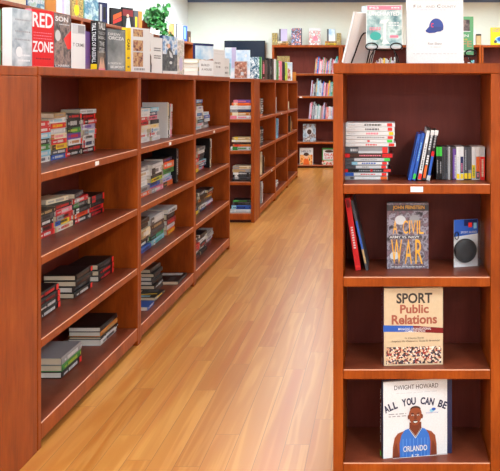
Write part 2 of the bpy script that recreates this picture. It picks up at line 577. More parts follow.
# ------------------------------------------------------------------ books
class Art:
    """Prints on a face of a book: u across, v up, both 0..1."""

    def __init__(self, mb, org, ud, vd, w, h):
        self.mb, self.o, self.u, self.v = mb, Vector(org), Vector(ud), Vector(vd)
        self.n = self.u.cross(self.v)
        self.w, self.h, self.k = w, h, 0

    def p(self, u, v):
        return self.o + self.u * (u * self.w) + self.v * (v * self.h) + self.n * (.00015 * (self.k + 1))

    def rect(self, u0, v0, u1, v1, m):
        self.mb.face([self.p(u0, v0), self.p(u1, v0), self.p(u1, v1), self.p(u0, v1)], m)
        self.k += 1

    def rects(self, rs, m):
        for u0, v0, u1, v1 in rs:
            self.mb.face([self.p(u0, v0), self.p(u1, v0), self.p(u1, v1), self.p(u0, v1)], m)
        self.k += 1

    def poly(self, pts, m):
        self.mb.face([self.p(*q) for q in pts], m)
        self.k += 1

    def ell(self, cu, cv, ru, rv, m, a0=0, a1=360, n=28):
        pts = [(cu + ru * math.cos(R(a0 + (a1 - a0) * i / n)), cv + rv * math.sin(R(a0 + (a1 - a0) * i / n))) for i in range(n if a1 - a0 >= 360 else n + 1)]
        self.poly(pts, m)

    def text(self, s, u0, v0, u1, v1, m, bold=0., rot=False, keep=True):
        vs, fs, asp = text_geo(s, bold)
        k = self.mb.mat(m)
        i = len(self.mb.v)
        for x, y in vs:
            if rot:        # reads downwards
                a, c = u0 + (u1 - u0) * y, v1 - (v1 - v0) * x
            else:
                a, c = u0 + (u1 - u0) * x, v0 + (v1 - v0) * y
            self.mb.v.append(tuple(self.p(a, c)))
        for f in fs:
            self.mb.f.append(tuple(i + j for j in f))
            self.mb.mi.append(k)
        self.k += 1

    def arch(self, s, cu, cv, rad, a0, a1, hgt, wid, m, bold=0.):
        """Letters along an arch (metres for rad/hgt/wid, u/v for the centre)."""
        n = len(s)
        for j, ch in enumerate(s):
            if ch == ' ':
                continue
            an = R(a0 + (a1 - a0) * j / (n - 1))
            vs, fs, asp = text_geo(ch, bold)
            wd = wid * min(1.0, max(.34, asp / .75))
            k = self.mb.mat(m)
            i = len(self.mb.v)
            for x, y in vs:
                lx, ly = (x - .5) * wd, y * hgt
                px = math.sin(an) * (rad + ly) + math.cos(an) * lx
                py = math.cos(an) * (rad + ly) - math.sin(an) * lx
                self.mb.v.append(tuple(self.p(cu + px / self.w, cv + py / self.h)))
            for f in fs:
                self.mb.f.append(tuple(i + q for q in f))
                self.mb.mi.append(k)
        self.k += 1


def cover_shell(mb, h, w, t, m, hard, spine_m=None):
    """Two boards and a spine; spine at y=0 facing -y, front cover at +x."""
    bt = .0028 if hard else .0007
    x = t / 2
    mb.box((-x, bt, 0), (-x + bt, w, h), m)
    mb.box((x - bt, bt, 0), (x, w, h), m)
    sm = spine_m or m
    if hard:      # slightly rounded spine
        n = 6
        pr = [(-x + (2 * x) * i / n, bt - .0028 * (1 - (2 * i / n - 1) ** 2) - .0002) for i in range(n + 1)]
        for (xa, ya), (xb, yb) in zip(pr, pr[1:]):
            mb.face([(xa, ya, 0), (xb, yb, 0), (xb, yb, h), (xa, ya, h)], sm)
        mb.face([(p[0], p[1], 0) for p in reversed(pr)], sm)
        mb.face([(p[0], p[1], h) for p in pr], sm)
        mb.face([(x, bt, 0), (-x, bt, 0), (-x, bt, h), (x, bt, h)], sm)
        return -.0034
    mb.box((-x, 0, 0), (x, bt, h), sm)
    return -.0003


def book(name, label, cat, M, h, w, t, base, hard=False, spine=None, front=None, spine_m=None, pages=PAGES, group=None):
    o = thing(name, label, cat, M, group)
    mb = MB()
    sy = cover_shell(mb, h, w, t, base, hard, spine_m)
    if front:
        front(Art(mb, (t / 2, 0, 0), (0, 1, 0), (0, 0, 1), w, h))
    if spine:
        spine(Art(mb, (-t / 2, sy, 0), (1, 0, 0), (0, 0, 1), t, h))
    mb.build('cover', o)
    ins = .0035 if hard else .0006
    bt = .003 if hard else .0008
    mb = MB()
    mb.box((-t / 2 + bt, .004, ins), (t / 2 - bt, w - ins - .0005, h - ins), pages)
    mb.build('pages', o)
    return o


def spine_print(acc, rng, tagc=None, second=None):
    a = MAT[acc]

    def fn(A):
        if second:
            q = rng.uniform(.55, .8)
            A.rect(.02, q, .98, rng.choice([.99, .9]), MAT[second])
        v = rng.uniform(.2, .3)
        rs = []
        end = v + rng.uniform(.36, .5)
        while v < end:
            l = rng.uniform(.025, .055)
            rs.append((.27, v, .75, v + l))
            v += l + .014
        v += .05
        while v < .9:
            l = rng.uniform(.02, .04)
            rs.append((.36, v, .64, v + l))
            v += l + .012
        rs.append((.3, .05, .7, .09))
        A.rects(rs, a)
        if tagc:
            A.rect(.04, .01, .96, .13, MAT[tagc])
    return fn


ORD = ['first', 'second', 'third', 'fourth', 'fifth', 'sixth', 'seventh', 'eighth', 'ninth', 'tenth', 'eleventh', 'twelfth', 'thirteenth', 'fourteenth',
       'fifteenth', 'sixteenth', 'seventeenth', 'eighteenth', 'nineteenth', 'twentieth'] + ['twenty-' + q for q in ('first', 'second', 'third', 'fourth', 'fifth', 'sixth', 'seventh', 'eighth')]
ROW = ['top', 'second', 'third', 'bottom']
CASE = ['first aisle bookcase', 'second aisle bookcase', 'third aisle bookcase', 'fourth aisle bookcase', 'fifth aisle bookcase', 'sixth aisle bookcase']
HOLD = {}


def colour_words(sp):
    a, c = PAL[sp[0]][1], PAL[sp[1]][1]
    return a if a == c else '%s and %s' % (a, c)


def stack(specs, z, M_of, h, w, ts, kind, where, stackword, group, rng, hard=False, yaw=1.2, slide=.004, topart=None):
    """Books lying flat one on another, listed from the top down; spines towards the front.
    M_of(z_mid, slide, yaw) gives the pose. specs: base, accent[, second][, *] letters."""
    n = len(specs)
    if not isinstance(ts, (list, tuple)):
        ts = [ts] * n
    ts = list(ts)
    zz = z + .0006
    for i in range(n - 1, -1, -1):
        sp = specs[i]
        tagc = 'x' if '*' in sp else None
        sp = sp.replace('*', '')
        sec = sp[2] if len(sp) > 2 else None
        k = n - 1 - i
        pos = 'bottommost' if k == 0 else ('topmost' if k == n - 1 else ORD[k] + ' from bottom')
        t = ts[i] * rng.uniform(.94, 1.0)
        hh = h * rng.uniform(.96, 1.0)
        M = M_of(zz + t / 2, rng.uniform(-slide, slide), rng.uniform(-yaw, yaw))
        front = topart if i == 0 else None
        lab = '%s %s, %s, %s, %s' % (colour_words(sp), kind, pos, stackword, where)
        book('hardcover_book' if hard else 'paperback_book', lab, 'book', M, hh, w * rng.uniform(.97, 1), t, MAT[sp[0]], hard,
             spine_print(sp[1], rng, tagc, sec), front, None, PAGESW if rng.random() < .4 else PAGES, group)
        zz += t + .0006
    return zz


def aisle_stack(unit, row, k, ya, yb, xf, specs, T_=.0265, hard=False, w=None, yaw=1.0, seed=None, topart=None):
    """Stack whose spines face the aisle, between ya and yb along the aisle, spine plane at x = xf."""
    rng = random.Random(seed or (unit * 100 + row * 10 + k))
    h = yb - ya - .006
    w = w or (.155 if hard else .108)

    if unit in (1, 2) and row > 0:
        yaw = 2.0
    sl = 3 if unit in (1, 2) else 1.5

    def M_of(z, s, yw):
        return T(xf + s * sl, yb - .003, z) @ RZ(90 + yw) @ RY(-90)
    return stack(specs.split(), SH[row], M_of, h, w, T_, 'hardcover' if hard else 'paperback', CASE[unit], '%s stack along %s shelf' % (ORD[k], ROW[row]),
          'books lying on the %s shelf of the %s' % (ROW[row], CASE[unit]), rng, hard, yaw, topart=topart)


# --- first aisle bookcase
aisle_stack(0, 0, 0, 3.478, 3.668, -1.53, 'rw rw aw kw gwk aw wn', .0265)
z_a = aisle_stack(0, 0, 1, 3.668, 3.860, -1.53, 'wa ryo sw ciu rw* yuk vw* bs*', .0245)
aisle_stack(0, 0, 2, 3.860, 4.050, -1.53, 'kr* ks ghk pr wu* krk kwr', [.024, .046, .026, .03, .028, .03, .024])
z_b = aisle_stack(0, 0, 3, 4.052, 4.246, -1.53, 'krm* rwk lpw wae* wk* wnr kwm*', [.026, .026, .028, .028, .026, .04, .028])
aisle_stack(0, 1, 0, 3.46, 3.646, -1.50, 'kt vk kwr mks* rw*', .0245)
z_c = aisle_stack(0, 1, 1, 3.648, 3.849, -1.50, 'krm isr rke ykb* crw', .0245)
z_d = aisle_stack(0, 1, 2, 3.851, 4.060, -1.497, 'rwe keg kvw orw* kwr', .0245)
aisle_stack(0, 1, 3, 4.063, 4.266, -1.495, 'kvr* kv rk* krm*', [.038, .02, .026, .024])
aisle_stack(0, 2, 0, 3.385, 3.618, -1.468, 'kr* km* kw* kw*', .0265, True)
aisle_stack(0, 2, 1, 3.730, 3.962, -1.448, 'kdk* kd kv kw*', .0275, True)
aisle_stack(0, 2, 2, 4.048, 4.285, -1.445, 'kv* kr* kr*', .029, True)
aisle_stack(0, 3, 0, 3.605, 3.852, -1.452, 'ew gh kw*', [.036, .031, .030], True, .165)
aisle_stack(0, 3, 1, 4.06, 4.325, -1.442, 'kv ut kw wv', [.026, .026, .015, .032], True, .17)

for lab_, zt_, y_, x_, an_, h_, m_ in (
        ('tan paperback lying askew atop the second stack, top shelf, first aisle bookcase', z_a, 3.86, -1.535, 97, .19, 't'),
        ('silver paperback askew atop the fourth stack, top shelf, first aisle bookcase', z_b, 4.225, -1.52, 83, .17, 's'),
        ('cream paperback askew atop the second stack, second shelf, first aisle bookcase', z_c, 3.84, -1.515, 80, .18, 'c'),
        ('charcoal paperback askew atop the third stack, second shelf, first aisle bookcase', z_d, 4.04, -1.52, 99, .175, 'v')):
    book('paperback_book', lab_, 'book', T(x_, y_, zt_ + .0125) @ RZ(an_) @ RY(-90), h_, .105, .022, MAT[m_], False, spine_print('e', random.Random(4)), None, None, PAGES,
         'loose books lying atop the stacks')

# --- second
aisle_stack(1, 0, 0, 4.80, 4.99, -1.468, 'wa ws rw rk cw wc wri ws', .026)
aisle_stack(1, 0, 1, 5.00, 5.195, -1.465, 'aw nw ik kv cy wab wrr ws', .026)
aisle_stack(1, 1, 0, 4.72, 4.945, -1.457, 'ew wt sw ws ev ow', .03)
aisle_stack(1, 1, 1, 4.955, 5.235, -1.455, 'sw wvk kv hky bn iwe', [.026, .044, .02, .024, .036, .03], w=.13)
aisle_stack(1, 1, 2, 5.243, 5.50, -1.455, 'kpm owx gk aws lb ouk', [.026, .044, .034, .03, .024, .034], w=.13)
aisle_stack(1, 2, 0, 4.72, 4.935, -1.447, 'dk kd cwt dv kwv bn', [.03, .03, .05, .024, .03, .03], True)
aisle_stack(1, 2, 1, 4.95, 5.275, -1.446, 'swv dt vd gqk aqw', [.048, .034, .036, .028, .030], True, .15)
aisle_stack(1, 2, 2, 5.30, 5.525, -1.440, 'sv kv mr sl oyu', [.034, .04, .038, .03, .036], True, .15)
aisle_stack(1, 3, 0, 4.70, 4.855, -1.40, 'bw', .022, False, .12)
aisle_stack(1, 3, 1, 4.865, 5.07, -1.395, 'kye kw', .017, False, .13, 2, topart=lambda A: (A.poly([(.1, .55), (.8, .7), (.85, .6), (.15, .45)], MAT['y']), A.rect(.3, .75, .8, .9, MAT['a']), A.rect(.2, .1, .7, .3, MAT['v'])))
aisle_stack(1, 3, 2, 4.80, 5.04, -1.535, 'ks kv dk kd kv', .026, True, .11)
aisle_stack(1, 3, 3, 5.085, 5.30, -1.47, 'dk kd vk kd ks dv', .026, True, .16)
aisle_stack(1, 3, 4, 5.315, 5.595, -1.39, 'kv', .02, False, .2, 3, topart=lambda A: (A.rect(.1, .06, .8, .3, MAT['s']), A.rect(.2, .5, .4, .9, MAT['v'])))
# --- third
aisle_stack(2, 0, 0, 6.02, 6.24, -1.465, 'ab wv ws wa wi es wt kwi aw', .0255)
aisle_stack(2, 0, 1, 6.25, 6.475, -1.465, 'bwa dt wp ws ba wv va wi wa', .0265)
aisle_stack(2, 0, 2, 6.485, 6.70, -1.468, 'wa bw ws ve ew', .0265)
aisle_stack(2, 1, 0, 6.02, 6.28, -1.462, 've er se rs ei oew yh', .0265)
aisle_stack(2, 1, 1, 6.285, 6.54, -1.462, 'ek ws vkr kv ars nw iao*', .0265)
aisle_stack(2, 2, 0, 6.02, 6.26, -1.447, 'kd vd dk kv kb yhk', .0262)
aisle_stack(2, 2, 1, 6.27, 6.51, -1.447, 'vs kd dku kv wke kb', .0262)
aisle_stack(2, 2, 2, 6.52, 6.76, -1.447, 'ks do uyd vk lw kr', .024)
aisle_stack(2, 3, 0, 6.02, 6.25, -1.445, 'ks kr rmw rv wk km', .026)
aisle_stack(2, 3, 1, 6.26, 6.50, -1.445, 'kv vk we kr kw kd', .026)
aisle_stack(2, 3, 2, 6.51, 6.74, -1.445, 'ev es lk ve mk', .026)


def aisle_standing(unit, row, items, xf):
    """Upright books, spines to the aisle: (y of the near side, thickness, height, depth, spec, hard)."""
    for i, (y, t, h, w, sp, hard) in enumerate(items):
        rng = random.Random(unit * 71 + row * 13 + i)
        M = T(xf, y + t / 2, SH[row] + .0006) @ RZ(90)
        book('hardcover_book' if hard else 'paperback_book', '%s book standing upright, %s along %s shelf of %s' % (colour_words(sp), ORD[i], ROW[row], CASE[unit]), 'book', M, h, w, t,
             MAT[sp[0]], hard, spine_print(sp[1], rng, None, sp[2] if len(sp) > 2 else None), None, MAT[sp[3]] if len(sp) > 3 else None, PAGESW,
             'books standing on the %s shelf of the %s' % (ROW[row], CASE[unit]))


aisle_standing(1, 0, [(5.285, .028, .235, .165, 'wccw', True), (5.316, .020, .228, .165, 'wkkk', True), (5.339, .026, .222, .15, 'wss', True), (5.368, .034, .224, .15, 'iww', True)], -1.432)
aisle_standing(1, 1, [(5.505, .028, .24, .165, 'kwk', True), (5.536, .020, .235, .165, 'kvk', True)], -1.43)
aisle_standing(2, 1, [(6.56, .03, .24, .16, 'kvk', True), (6.592, .026, .235, .16, 'cww', True)], -1.43)
# --- past the gap
aisle_stack(3, 0, 0, 8.96, 9.15, -1.382, 'kw vw kw kw kws ks kw oc', .026)
aisle_stack(3, 1, 0, 8.96, 9.15, -1.382, 'kd vs ks kv vs kw ks kv', .026)
aisle_standing(3, 2, [(8.93, .035, .25, .16, 'ctt', True), (8.97, .03, .255, .16, 'cww', True), (9.02, .03, .22, .15, 'tdd', True), (9.16, .025, .2, .14, 'dtt', True)], -1.375)
aisle_standing(3, 3, [(8.95, .03, .25, .14, 'ews', True), (9.0, .03, .25, .14, 'ves', True), (9.06, .03, .24, .14, 'wss', True)], -1.378)
aisle_standing(4, 0, [(10.2, .02, .2, .11, 'wdt', False)], -1.372)
aisle_standing(4, 1, [(10.25, .035, .25, .17, 'abb', True), (10.30, .03, .25, .17, 'awa', True), (10.36, .03, .25, .17, 'bwa', True)], -1.372)
aisle_stack(4, 3, 0, 10.3, 10.56, -1.40, 'sv wv es', .03, True)
aisle_standing(5, 0, [(11.55, .02, .12, .1, 'ctt', False)], -1.372)
aisle_standing(5, 1, [(11.72, .035, .23, .15, 'dtu', True), (11.78, .03, .22, .14, 'tdd', True), (11.9, .03, .15, .12, 'ucc', False)], -1.372)


# --- narrow end bookcase facing the camera (spines towards the camera)
def front_stack(row, xr, yf, items, z0=None):
    """items from the top: (spec, length, thickness)."""
    zz = SH[row] + .0006
    n = len(items)
    for i in range(n - 1, -1, -1):
        sp, L, t = items[i]
        rng = random.Random(row * 31 + i + 900)
        k = n - 1 - i
        pos = 'bottommost' if k == 0 else ('topmost' if k == n - 1 else ORD[k] + ' from bottom')
        M = T(xr - rng.uniform(0, .006), yf + rng.uniform(-.004, .004), zz + t / 2) @ RY(-90)
        book('hardcover_book', '%s hardcover, %s, lying on %s shelf of narrow end bookcase' % (colour_words(sp), pos, ROW[row]), 'book', M, L, .16, t, MAT[sp[0]], True,
             spine_print(sp[1], rng, None, sp[2] if len(sp) > 2 else None), None, None, PAGESW, 'books lying in the narrow end bookcase')
        zz += t + .0006


front_stack(0, -1.386, 8.35, [('pii', .18, .028), ('ooc', .2, .03), ('wsw', .215, .038), ('nve', .22, .03), ('ucc', .215, .034), ('wii', .215, .034)])
front_stack(1, -1.386, 8.35, [('tcy', .19, .028), ('cww', .2, .024), ('dkd', .17, .022), ('uor', .19, .024), ('wgg', .21, .036)])
front_stack(2, -1.386, 8.35, [('cte', .19, .034), ('ett', .19, .034), ('kww', .185, .022), ('kvw', .19, .022), ('vks', .19, .024), ('kdk', .19, .022)])
front_stack(3, -1.386, 8.35, [('kgg', .19, .022), ('vkk', .19, .034), ('bna', .205, .042), ('wss', .215, .034)])

# --- tall rear bookcases: thin picture books, spines out
RP = ['mw', 'wr', 'iw', 'vw', 'li', 'se', 'ie', 'es', 'aw', 'ei', 'gw', 'vs', 'yo', 'ws', 'bw', 'iw', 'cw', 'qw', 'se', 'wk', 'ow', 'lw', 'ba', 'te', 'hg', 'wa', 'mi', 'nw', 'wb', 'ey']


def rear_row(ux, uname, row, rname, xa, xb, seed, lean=0., hmin=.2, hmax=.31):
    rng = random.Random(seed)
    x = xa
    i = 0
    pitch = 1 / math.cos(R(lean))
    while x < xb and i < 28:
        t = rng.uniform(.010, .024)
        h = rng.uniform(hmin, hmax)
        sp = rng.choice(RP)
        M = T(x + t * pitch / 2, 13.9 + rng.uniform(-.008, .008), RSH[row] + .0008 + math.sin(R(lean)) * t / 2) @ RY(lean)
        book('picture_book', '%s picture book, %s along %s shelf, %s' % (colour_words(sp), ORD[i], rname, uname), 'book', M, h, .2, t, MAT[sp[0]], False,
             spine_print(sp[1], rng), None, None, PAGESW, 'picture books on the %s shelf, %s' % (rname, uname))
        x += t * pitch + .0028
        i += 1


U1, U2, U3 = 'rear bookcase beside television', 'rear bookcase behind game bookcase', 'rear bookcase behind green book'
rear_row(0, U1, 0, 'upper', -1.21, -.82, 11, 5)
rear_row(0, U1, 1, 'second', -1.28, -.82, 12, 5)
rear_row(0, U1, 2, 'third', -1.31, -.82, 13, 5)
rear_row(1, U2, 0, 'upper', -.69, -.42, 14, 0)
rear_row(1, U2, 0, 'upper centre', -.16, .18, 15, 0, .2, .3)
rear_row(2, U3, 0, 'upper', 1.36, 1.56, 17, 0, .14, .24)


# ------------------------------------------------------------------ display books
def aisle_pose(x0, x1, XL, w, t):
    """Pose of a book facing the aisle: its near cover edge at depth XL shows at pixel column x0, the far edge at x1."""
    Y = F * (-XL) / (VX - x0)
    best = None
    for k in range(-300, 850):
        th = R(k / 10)
        xx = VX + F * (XL + w * math.sin(th)) / (Y + w * math.cos(th))
        if best is None or abs(xx - x1) < best[0]:
            best = (abs(xx - x1), k / 10)
    return Y, best[1]


def display(name, label, cat, x0, x1, ytop, XL, w, t, base, front=None, spine=None, spine_m=None, hard=True, zb=1.4976, group=None, h=None, pages=PAGESW):
    Y, th = aisle_pose(x0, x1, XL, w, t)
    if h is None:
        h = CAMZ + (VY - ytop) * Y / F - zb
    M = T(XL, Y, zb) @ RZ(-th) @ T(-t / 2, 0, 0)
    return book(name, label, cat, M, h, w, t, base, hard, spine, front, spine_m, pages, group)


def card(name, label, cat, x0, x1, ytop, XL, w, base, front=None, zb=1.4976, group=None, t=.004, stand=True):
    """A stiff card with a fold-out easel foot behind."""
    Y, th = aisle_pose(x0, x1, XL, w, t)
    h = CAMZ + (VY - ytop) * Y / F - zb
    o = thing(name, label, cat, T(XL, Y, zb) @ RZ(-th) @ T(-t / 2, 0, 0), group)
    mb = MB()
    mb.box((-t / 2, 0, 0), (t / 2, w, h), base)
    if front:
        front(Art(mb, (t / 2, 0, 0), (0, 1, 0), (0, 0, 1), w, h))
    mb.build('board', o)
    mb = MB()
    a, c = w * .42, w * .58
    tri = [(-t / 2 - .0003, h * .55), (-t / 2 - .0003, 0), (-t / 2 - .035, 0)]
    mb.face([(x, a, z) for x, z in tri], base)
    mb.face([(x, c, z) for x, z in reversed(tri)], base)
    mb.face([(tri[0][0], a, tri[0][1]), (tri[2][0], a, 0), (tri[2][0], c, 0), (tri[0][0], c, tri[0][1])], base)
    mb.face([(tri[1][0], a, 0), (tri[1][0], c, 0), (tri[2][0], c, 0), (tri[2][0], a, 0)], base)
    mb.face([(tri[0][0], a, tri[0][1]), (tri[0][0], c, tri[0][1]), (tri[1][0], c, 0), (tri[1][0], a, 0)], base)
    mb.build('easel_foot', o)
    return o


W, K = MAT['w'], MAT['k']
G_TOP = 'books displayed along the top of the aisle bookcases'


def lines(A, u0, u1, vs, dv, m, rng=random.Random(3)):
    """Rows of unreadably small print."""
    rs = []
    for v in vs:
        u = u0
        while u < u1 - .01:
            l = min(rng.uniform(.03, .09), u1 - u)
            rs.append((u, v, u + l, v + dv))
            u += l + .02
    A.rects(rs, m)


# white-spined grey book at the near end
def f(A):
    A.rect(0, 0, 1, 1, P_GREY)
    A.ell(.35, .26, .16, .09, W)
    lines(A, .15, .9, (.8, .6, .46), .025, MAT['e'])
    lines(A, .3, .9, (.19, .1), .03, W)


Y, th = aisle_pose(12, 32, -1.52, .15, .04)
display('hardcover_book', 'thick hardcover with pale grey statue cover and white spine above end panel', 'book', 12, 32, 7.5, -1.50, .135, .045, MAT['s'], f, None, W, group=G_TOP)
display('hardcover_book', 'dark green book at the picture edge, before the pale grey book', 'book', -9, 1, 6, -1.50, .13, .03, MAT['g'], None, None, None, group=G_TOP)


def f(A):
    A.text('RED', .06, .70, .96, .95, W, .02)
    A.text('ZONE', .06, .27, .96, .46, W, .02)
    lines(A, .1, .9, (.6, .55, .5), .012, MAT['i'])
    lines(A, .2, .85, (.15,), .02, MAT['m'])
    A.rect(0, 0, 1, .03, MAT['i'])


display('hardcover_book', 'bright red book titled RED ZONE standing on the first aisle bookcase', 'book', 31, 54, 8.6, -1.49, .15, .03, MAT['r'], f, spine_print('w', random.Random(1)), MAT['i'], group=G_TOP)


def f(A):
    A.rect(0, .06, 1, .99, P_FIGHT)
    A.text('SON', .06, .86, .82, .95, W, .02)
    A.poly([(.55, .55), (1, .72), (1, .38), (.8, .36)], MAT['x'])
    lines(A, .3, .9, (.80,), .02, MAT['s'])
    A.ell(.2, .6, .16, .1, MAT['s'])
    A.text('L.HARRIS', .06, .035, .9, .08, W, .01)


display('hardcover_book', 'dark book with red patch and white SON lettering beside the red book', 'book', 54.3, 71, 12.8, -1.47, .135, .03, MAT['v'], f, None, group=G_TOP)


def f(A):
    A.rect(.02, .78, .98, .98, MAT['s'])
    A.rect(.45, .80, .95, .97, MAT['e'])
    A.text('T CRIME', .06, .50, .92, .575, MAT['v'], .01)


card('display_card', 'white display card with grey header before a purple book', 'card', 72, 85.2, 23, -1.44, .115, W, f, group='display cards on the aisle bookcases')
display('paperback_book', 'plain purple book between the white card and the black sport book', 'book', 85.4, 90.3, 31, -1.46, .11, .02, MAT['p'], None, None, hard=False, group=G_TOP)


def f(A):
    A.rect(0, .04, 1, .4, P_BALL)
    A.text('TALL', .1, .84, .9, .97, W, .02)
    A.text('TALES OF', .1, .73, .9, .79, MAT['s'])
    A.text('BASEBALL', .1, .64, .9, .70, W)
    A.text('THE', .2, .50, .8, .59, MAT['s'], .02)
    A.text('STARS', .2, .36, .8, .47, MAT['s'], .02)
    A.poly([(.12, .05), (.4, .3), (.5, .12), (.6, .3), (.88, .05)], SKINL)
    A.rect(.1, 0, .9, .05, MAT['i'])


def fs(A):
    A.text('TALL TALES OF BASEBALL', .25, .16, .8, .95, W, .01, True)
    A.rect(.05, .03, .95, .13, MAT['y'])


Yb, thb = aisle_pose(97.5, 106, -1.44, .12, .035)
M_ = T(-1.44, Yb, 1.4976) @ RZ(-thb) @ T(-.0175, 0, 0)
book('hardcover_book', 'black sport book with white spine lettering over a yellow spot', 'book', M_, CAMZ + (VY - 20.5) * Yb / F - 1.4976, .12, .035, K, True, fs, f, None, PAGESW, G_TOP)


def f(A):
    A.rect(.03, .02, .97, .98, P_STEEL)
    A.text('DREW', .06, .84, .72, .90, W)
    A.text('ORCZA', .08, .74, .92, .82, W, .02)
    A.text('A DEATH IN', .05, .16, .75, .21, W, .01)
    A.text('BELMONT', .18, .07, .92, .13, W, .02)


display('hardcover_book', 'steel grey novel with white capitals beside the yellow spine', 'book', 107, 125.5, 28, -1.43, .155, .03, MAT['v'], f, None, group=G_TOP)


def f(A):
    A.rect(.1, .13, .62, .96, P_CAFE)
    A.rect(.1, .72, .62, .80, W)
    A.rect(.1, .45, .62, .48, MAT['s'])
    lines(A, .15, .7, (.05,), .05, MAT['e'])


def fs(A):
    A.text('CAFE', .15, .5, .85, .74, K, .02, True)
    lines(A, .2, .8, (.3, .1), .04, MAT['v'])


Yc, thc = aisle_pose(131, 150, -1.43, .2, .04)
M_ = T(-1.43, Yc, 1.4976) @ RZ(-max(thc, 0)) @ T(-.02, 0, 0)
display('hardcover_book', 'white picture book of brown street scenes behind the man cutout cover', 'book', 131.3, 150, 27, -1.44, .165, .03, W, f, None, group=G_TOP)
display('hardcover_book', 'slim book with a bright yellow spine and black letters', 'book', 125.9, 131, 27.5, -1.435, .043, .03, MAT['y'], lambda A: (A.text('CARS', .25, .5, .75, .75, K, .02, True), lines(A, .3, .7, (.3, .1), .04, MAT['v'])), None, group=G_TOP)


def man(A):
    A.poly([(.2, .02), (.75, .02), (.8, .2), (.6, .42), (.3, .42)], MAT['v'])
    A.poly([(.25, .2), (.7, .2), (.72, .42), (.5, .52), (.3, .42)], MAT['d'])
    A.ell(.5, .6, .13, .07, SKINL)
    A.poly([(.36, .62), (.64, .62), (.58, .82), (.44, .82)], MAT['s'])


display('paperback_book', 'white booklet picturing a man in a brown coat', 'book', 145.5, 153.5, 33, -1.41, .1, .01, W, man, None, hard=False, group=G_TOP)


def f(A):
    lines(A, .15, .85, (.68, .62), .035, MAT['v'])
    lines(A, .15, .85, (.47, .41), .035, MAT['v'])


card('display_card', 'white card with two grey text blocks before the climber book', 'card', 152.3, 162.3, 37, -1.40, .125, W, f, group='display cards on the aisle bookcases')


def f(A):
    A.rect(0, .08, 1, 1, P_SNOW)
    A.rect(0, .08, 1, .52, P_DARK)
    A.poly([(.1, .1), (.3, .62), (.5, .72), (.72, .55), (.62, .3), (.75, .1)], P_DARK)
    A.ell(.42, .74, .1, .06, SKINL)
    A.poly([(.42, .62), (.62, .55), (.7, .42), (.5, .45)], MAT['s'])
    A.rect(0, 0, 1, .08, W)
    A.text('DIAMOND', .06, .92, .92, .97, MAT['a'])
    A.ell(.55, .3, .1, .04, MAT['s'])


display('hardcover_book', 'dark blue book cover of a climber against snowy sky', 'book', 162.6, 177.2, 35.5, -1.41, .16, .025, MAT['n'], f, None, group=G_TOP)


def f(A):
    A.rect(0, 0, 1, .9, P_PALE)
    A.text('ELSEWHERE', .1, .9, .9, .95, MAT['v'])
    A.ell(.5, .3, .25, .2, MAT['l'])


display('paperback_book', 'pale garden patterned cover next to the climber book', 'book', 177.4, 184.2, 38.5, -1.40, .125, .015, W, f, None, hard=False, group=G_TOP)
# small pile lying on the top
zz = 1.4976
for i, (sp, L, t, w) in enumerate([('wvs', .23, .034, .14), ('ckt', .23, .03, .15), ('wsa', .22, .032, .14), ('cwt', .24, .03, .15)]):
    rng = random.Random(77 + i)
    M_ = T(-1.40 - .004 * i, 6.28 + .005 * i, zz + t / 2) @ RZ(88 + i) @ RY(-90)
    book('hardcover_book', '%s hardcover, %s from bottom of the pile lying atop third aisle bookcase' % (colour_words(sp), ORD[i]), 'book', M_, L, w, t, MAT[sp[0]], True,
         spine_print(sp[1], rng, None, sp[2]), None, None, PAGESW, 'pile on top of the third aisle bookcase')
    zz += t + .0006


def f(A):
    A.rect(0, 0, 1, 1, P_SKY)
    A.rect(0, .93, 1, 1, MAT['n'])
    A.poly([(.1, 0), (.18, .3), (.45, .52), (.62, .5), (.95, .55), (1, .5), (1, 0)], P_HOUSE)


display('hardcover_book', 'book with brown rooftops under blue sky behind a white card', 'book', 195.3, 213.5, 43, -1.50, .2, .03, MAT['n'], f, None, group=G_TOP)


def f(A):
    A.text('BUILD', .12, .62, .7, .76, MAT['v'], .01)
    A.text('A HOUSE', .14, .34, .86, .48, MAT['v'], .01)


card('display_card', 'small white card with two short grey lines before the rooftop book', 'card', 199.5, 213.5, 60, -1.385, .17, W, f, group='display cards on the aisle bookcases')


def f(A):
    lines(A, .1, .9, (.93, .82), .02, MAT['s'])
    A.text('FIND', .12, .46, .62, .53, MAT['v'], .01)
    A.text('THE', .2, .32, .62, .39, MAT['v'], .01)


card('display_card', 'tallest white card near the gap, next to the rooftop book', 'card', 213.3, 224.8, 49, -1.40, .19, W, f, group='display cards on the aisle bookcases')


def f(A):
    A.text('EARTH', .2, .44, .82, .55, MAT['v'], .01)
    A.text('TIMES', .2, .16, .8, .28, MAT['v'], .01)


card('display_card', 'last white card on the third aisle bookcase, over the gap', 'card', 222.4, 229.5, 58, -1.37, .165, W, f, group='display cards on the aisle bookcases')


# --- on the narrow end bookcase: covers facing the camera
def facing(name, label, cat, x0, x1, ytop, Yf, zb, t, base, front=None, yaw=0., tilt=0., hard=True, spine=None, spine_m=None, group=None, h=None, pages=PAGESW):
    """Cover towards the camera; front plane at depth Yf, columns x0..x1."""
    X = (x0 - VX) * Yf / F
    w = (x1 - x0) * Yf / F / math.cos(R(yaw))
    if h is None:
        h = CAMZ + (VY - ytop) * Yf / F - zb
        h /= math.cos(R(tilt))
    M = T(X, Yf, zb + t * math.sin(R(abs(tilt)))) @ RZ(-90 + yaw) @ RY(-tilt) @ T(-t / 2, 0, 0)
    return book(name, label, cat, M, h, w, t, base, hard, spine, front, spine_m, pages, group)


def f(A):
    A.rect(0, 0, 1, 1, P_SKY)
    A.rect(0, .1, .5, .5, MAT['q'])
    A.rect(.62, .35, 1, 1, MAT['l'])
    A.rect(.05, .05, .45, .14, W)


